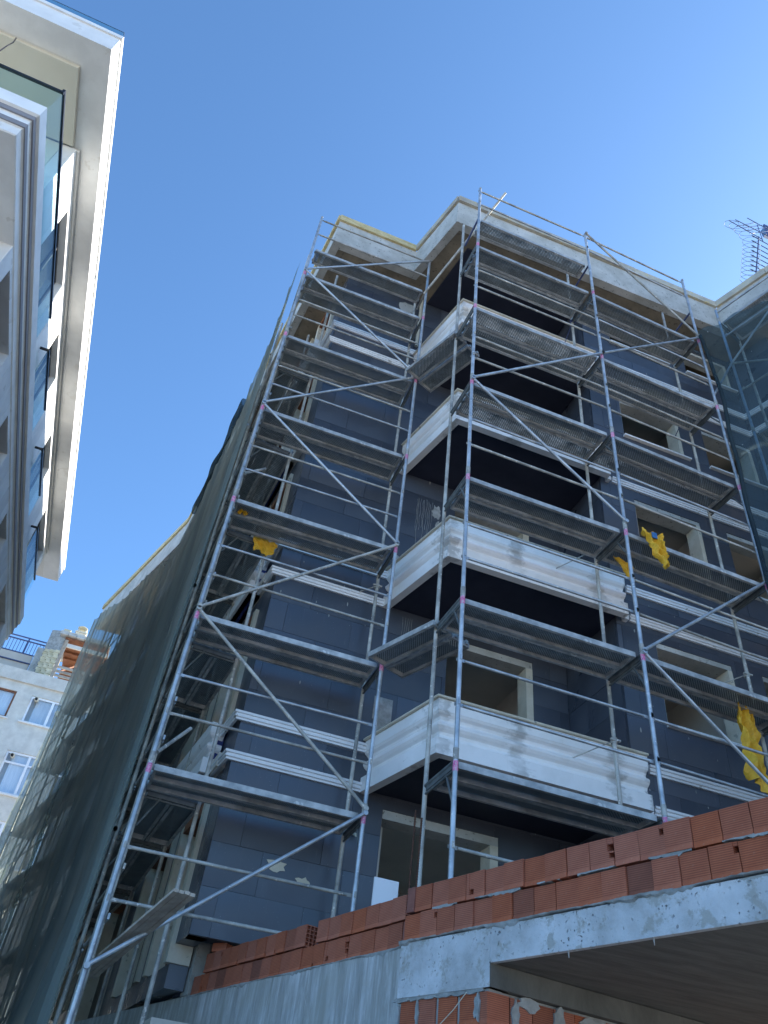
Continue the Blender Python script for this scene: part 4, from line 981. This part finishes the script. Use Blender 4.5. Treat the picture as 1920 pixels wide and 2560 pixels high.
MB().box(-5.5, -5.15, VO + .1, VO + .5, 21.05, 21.35).build('ridge_stub', M['stone_cream'], OB)
# a sunlit pale block further down the lane, glimpsed through the netting
LB = thing('pale_house', (-6.2, 30, GND), 'low pale house with white balcony bars glimpsed through the net', 'building')
MB().box(-9.5, -4.0, 31, 36, GND, 6.2).build('walls', M['white'], LB)
for z in (1.2, 4.1):
    fo = MB().box(-4.02, -3.97, 31.6, 33.0, z, z + 1.4).build('window', M['frame_dark'], LB)
    MB().box(-3.99, -3.4, 31.2, 35.5, z - .35, z - .2).build('balcony', M['concrete'], LB)
    y = 31.2
    while y < 35.5: MB().box(-3.46, -3.43, y, y + .03, z - .2, z + .7).build('baluster', M['white'], LB); y += .16
    MB().box(-3.47, -3.42, 31.2, 35.5, z + .7, z + .75).build('handrail', M['white'], LB)

# ------------------------------------------------------------------ razor wire fence on the roof at the right
RW = thing('razor_wire_fence', (11.6, 7.2, 16.6), 'spiked blue fence with coiled razor wire standing on the roof edge', 'fence')
V_ = 7.2
MB().tube((10.525, 7.200, 17.909), (11.310, 7.200, 20.584), .018, 8).build('post', M['rail_blue'], RW)
for a_, b_ in (((10.560, 7.200, 18.372), (11.280, 7.200, 18.254)), ((10.636, 7.200, 18.650), (11.356, 7.200, 18.527)), ((10.714, 7.200, 18.934), (11.434, 7.200, 18.805)), ((10.793, 7.200, 19.224), (11.514, 7.200, 19.089)), ((10.874, 7.200, 19.520), (11.595, 7.200, 19.379)), ((10.957, 7.200, 19.823), (11.678, 7.200, 19.675)), ((11.041, 7.200, 20.132), (11.762, 7.200, 19.977)), ((11.128, 7.200, 20.447), (11.849, 7.200, 20.286))):
    a_, b_ = Vector(a_), Vector(b_); mb = MB(); mb.tube(a_, b_, .012, 6); mb.tube(a_ + (a_ - b_).normalized() * .09, a_, .003, 6, .024); mb.build('spike', M['rail_blue'], RW)
for a_, b_ in (((10.396, 7.200, 20.771), (11.397, 7.200, 20.521)), ((10.658, 7.200, 21.018), (11.696, 7.200, 20.915)), ((11.164, 7.200, 21.503), (11.918, 7.200, 21.345)), ((10.630, 7.200, 20.626), (11.448, 7.200, 21.476)), ((10.839, 7.200, 20.699), (11.646, 7.200, 21.471)), ((10.919, 7.200, 20.610), (11.826, 7.200, 21.497)), ((11.015, 7.200, 20.533), (11.892, 7.200, 21.347)), ((11.455, 7.200, 21.346), (11.397, 7.200, 20.373))):
    MB().tube(a_, b_, .011, 6).build('arm', M['rail_blue'], RW)
cl = [(10.293, 17.681), (10.369, 17.954), (10.446, 18.232), (10.525, 18.517), (10.606, 18.808), (10.688, 19.105), (10.772, 19.409), (10.858, 19.719), (10.954, 20.116), (10.853, 20.402), (10.728, 20.602), (10.570, 20.663), (10.372, 20.554)]      # centre line (x, z) of the coil: up the post, then over the arms
pts = []
for i in range(420):
    t = i / 419 * 12; k = min(int(t), 11); f_ = t - k; cx = cl[k][0] * (1 - f_) + cl[k + 1][0] * f_; cz = cl[k][1] * (1 - f_) + cl[k + 1][1] * f_
    a = i / 419 * 2 * math.pi * 13
    pts.append((cx + 0.207 * math.cos(a), 7.2 + .18 * math.sin(a), cz + 0.165 * math.sin(a)))
MB().polytube(pts, .0045, 5).build('razor_coil', M['wire'], RW)
gb = thing('rooftop_glass_cabin', (12.6, 7.4, 19), 'dark framed glass cabin corner behind the razor wire', 'cabin')
g1 = Vector((12.267, 7.500, 22.564))
MB().box(g1.x, g1.x + 1.5, V_ + .35, V_ + .5, g1.z - .45, g1.z - .1).build('glass_body', M['glass_win'], gb)
MB().box(g1.x - .03, g1.x + 1.5, V_ + .3, V_ + .348, g1.z - .1, g1.z - .04).build('frame', M['rail_blue'], gb)
MB().box(g1.x - .03, g1.x + .03, V_ + .3, V_ + .348, g1.z - 2.2, g1.z - .1).build('frame', M['rail_blue'], gb)
tag(MB().box(11.6, 13.5, 7.5, 9.5, 16.4, 17.3).build('rooftop_wall', M['render_beige']), 'low pale wall on the roof behind the razor wire', 'wall')
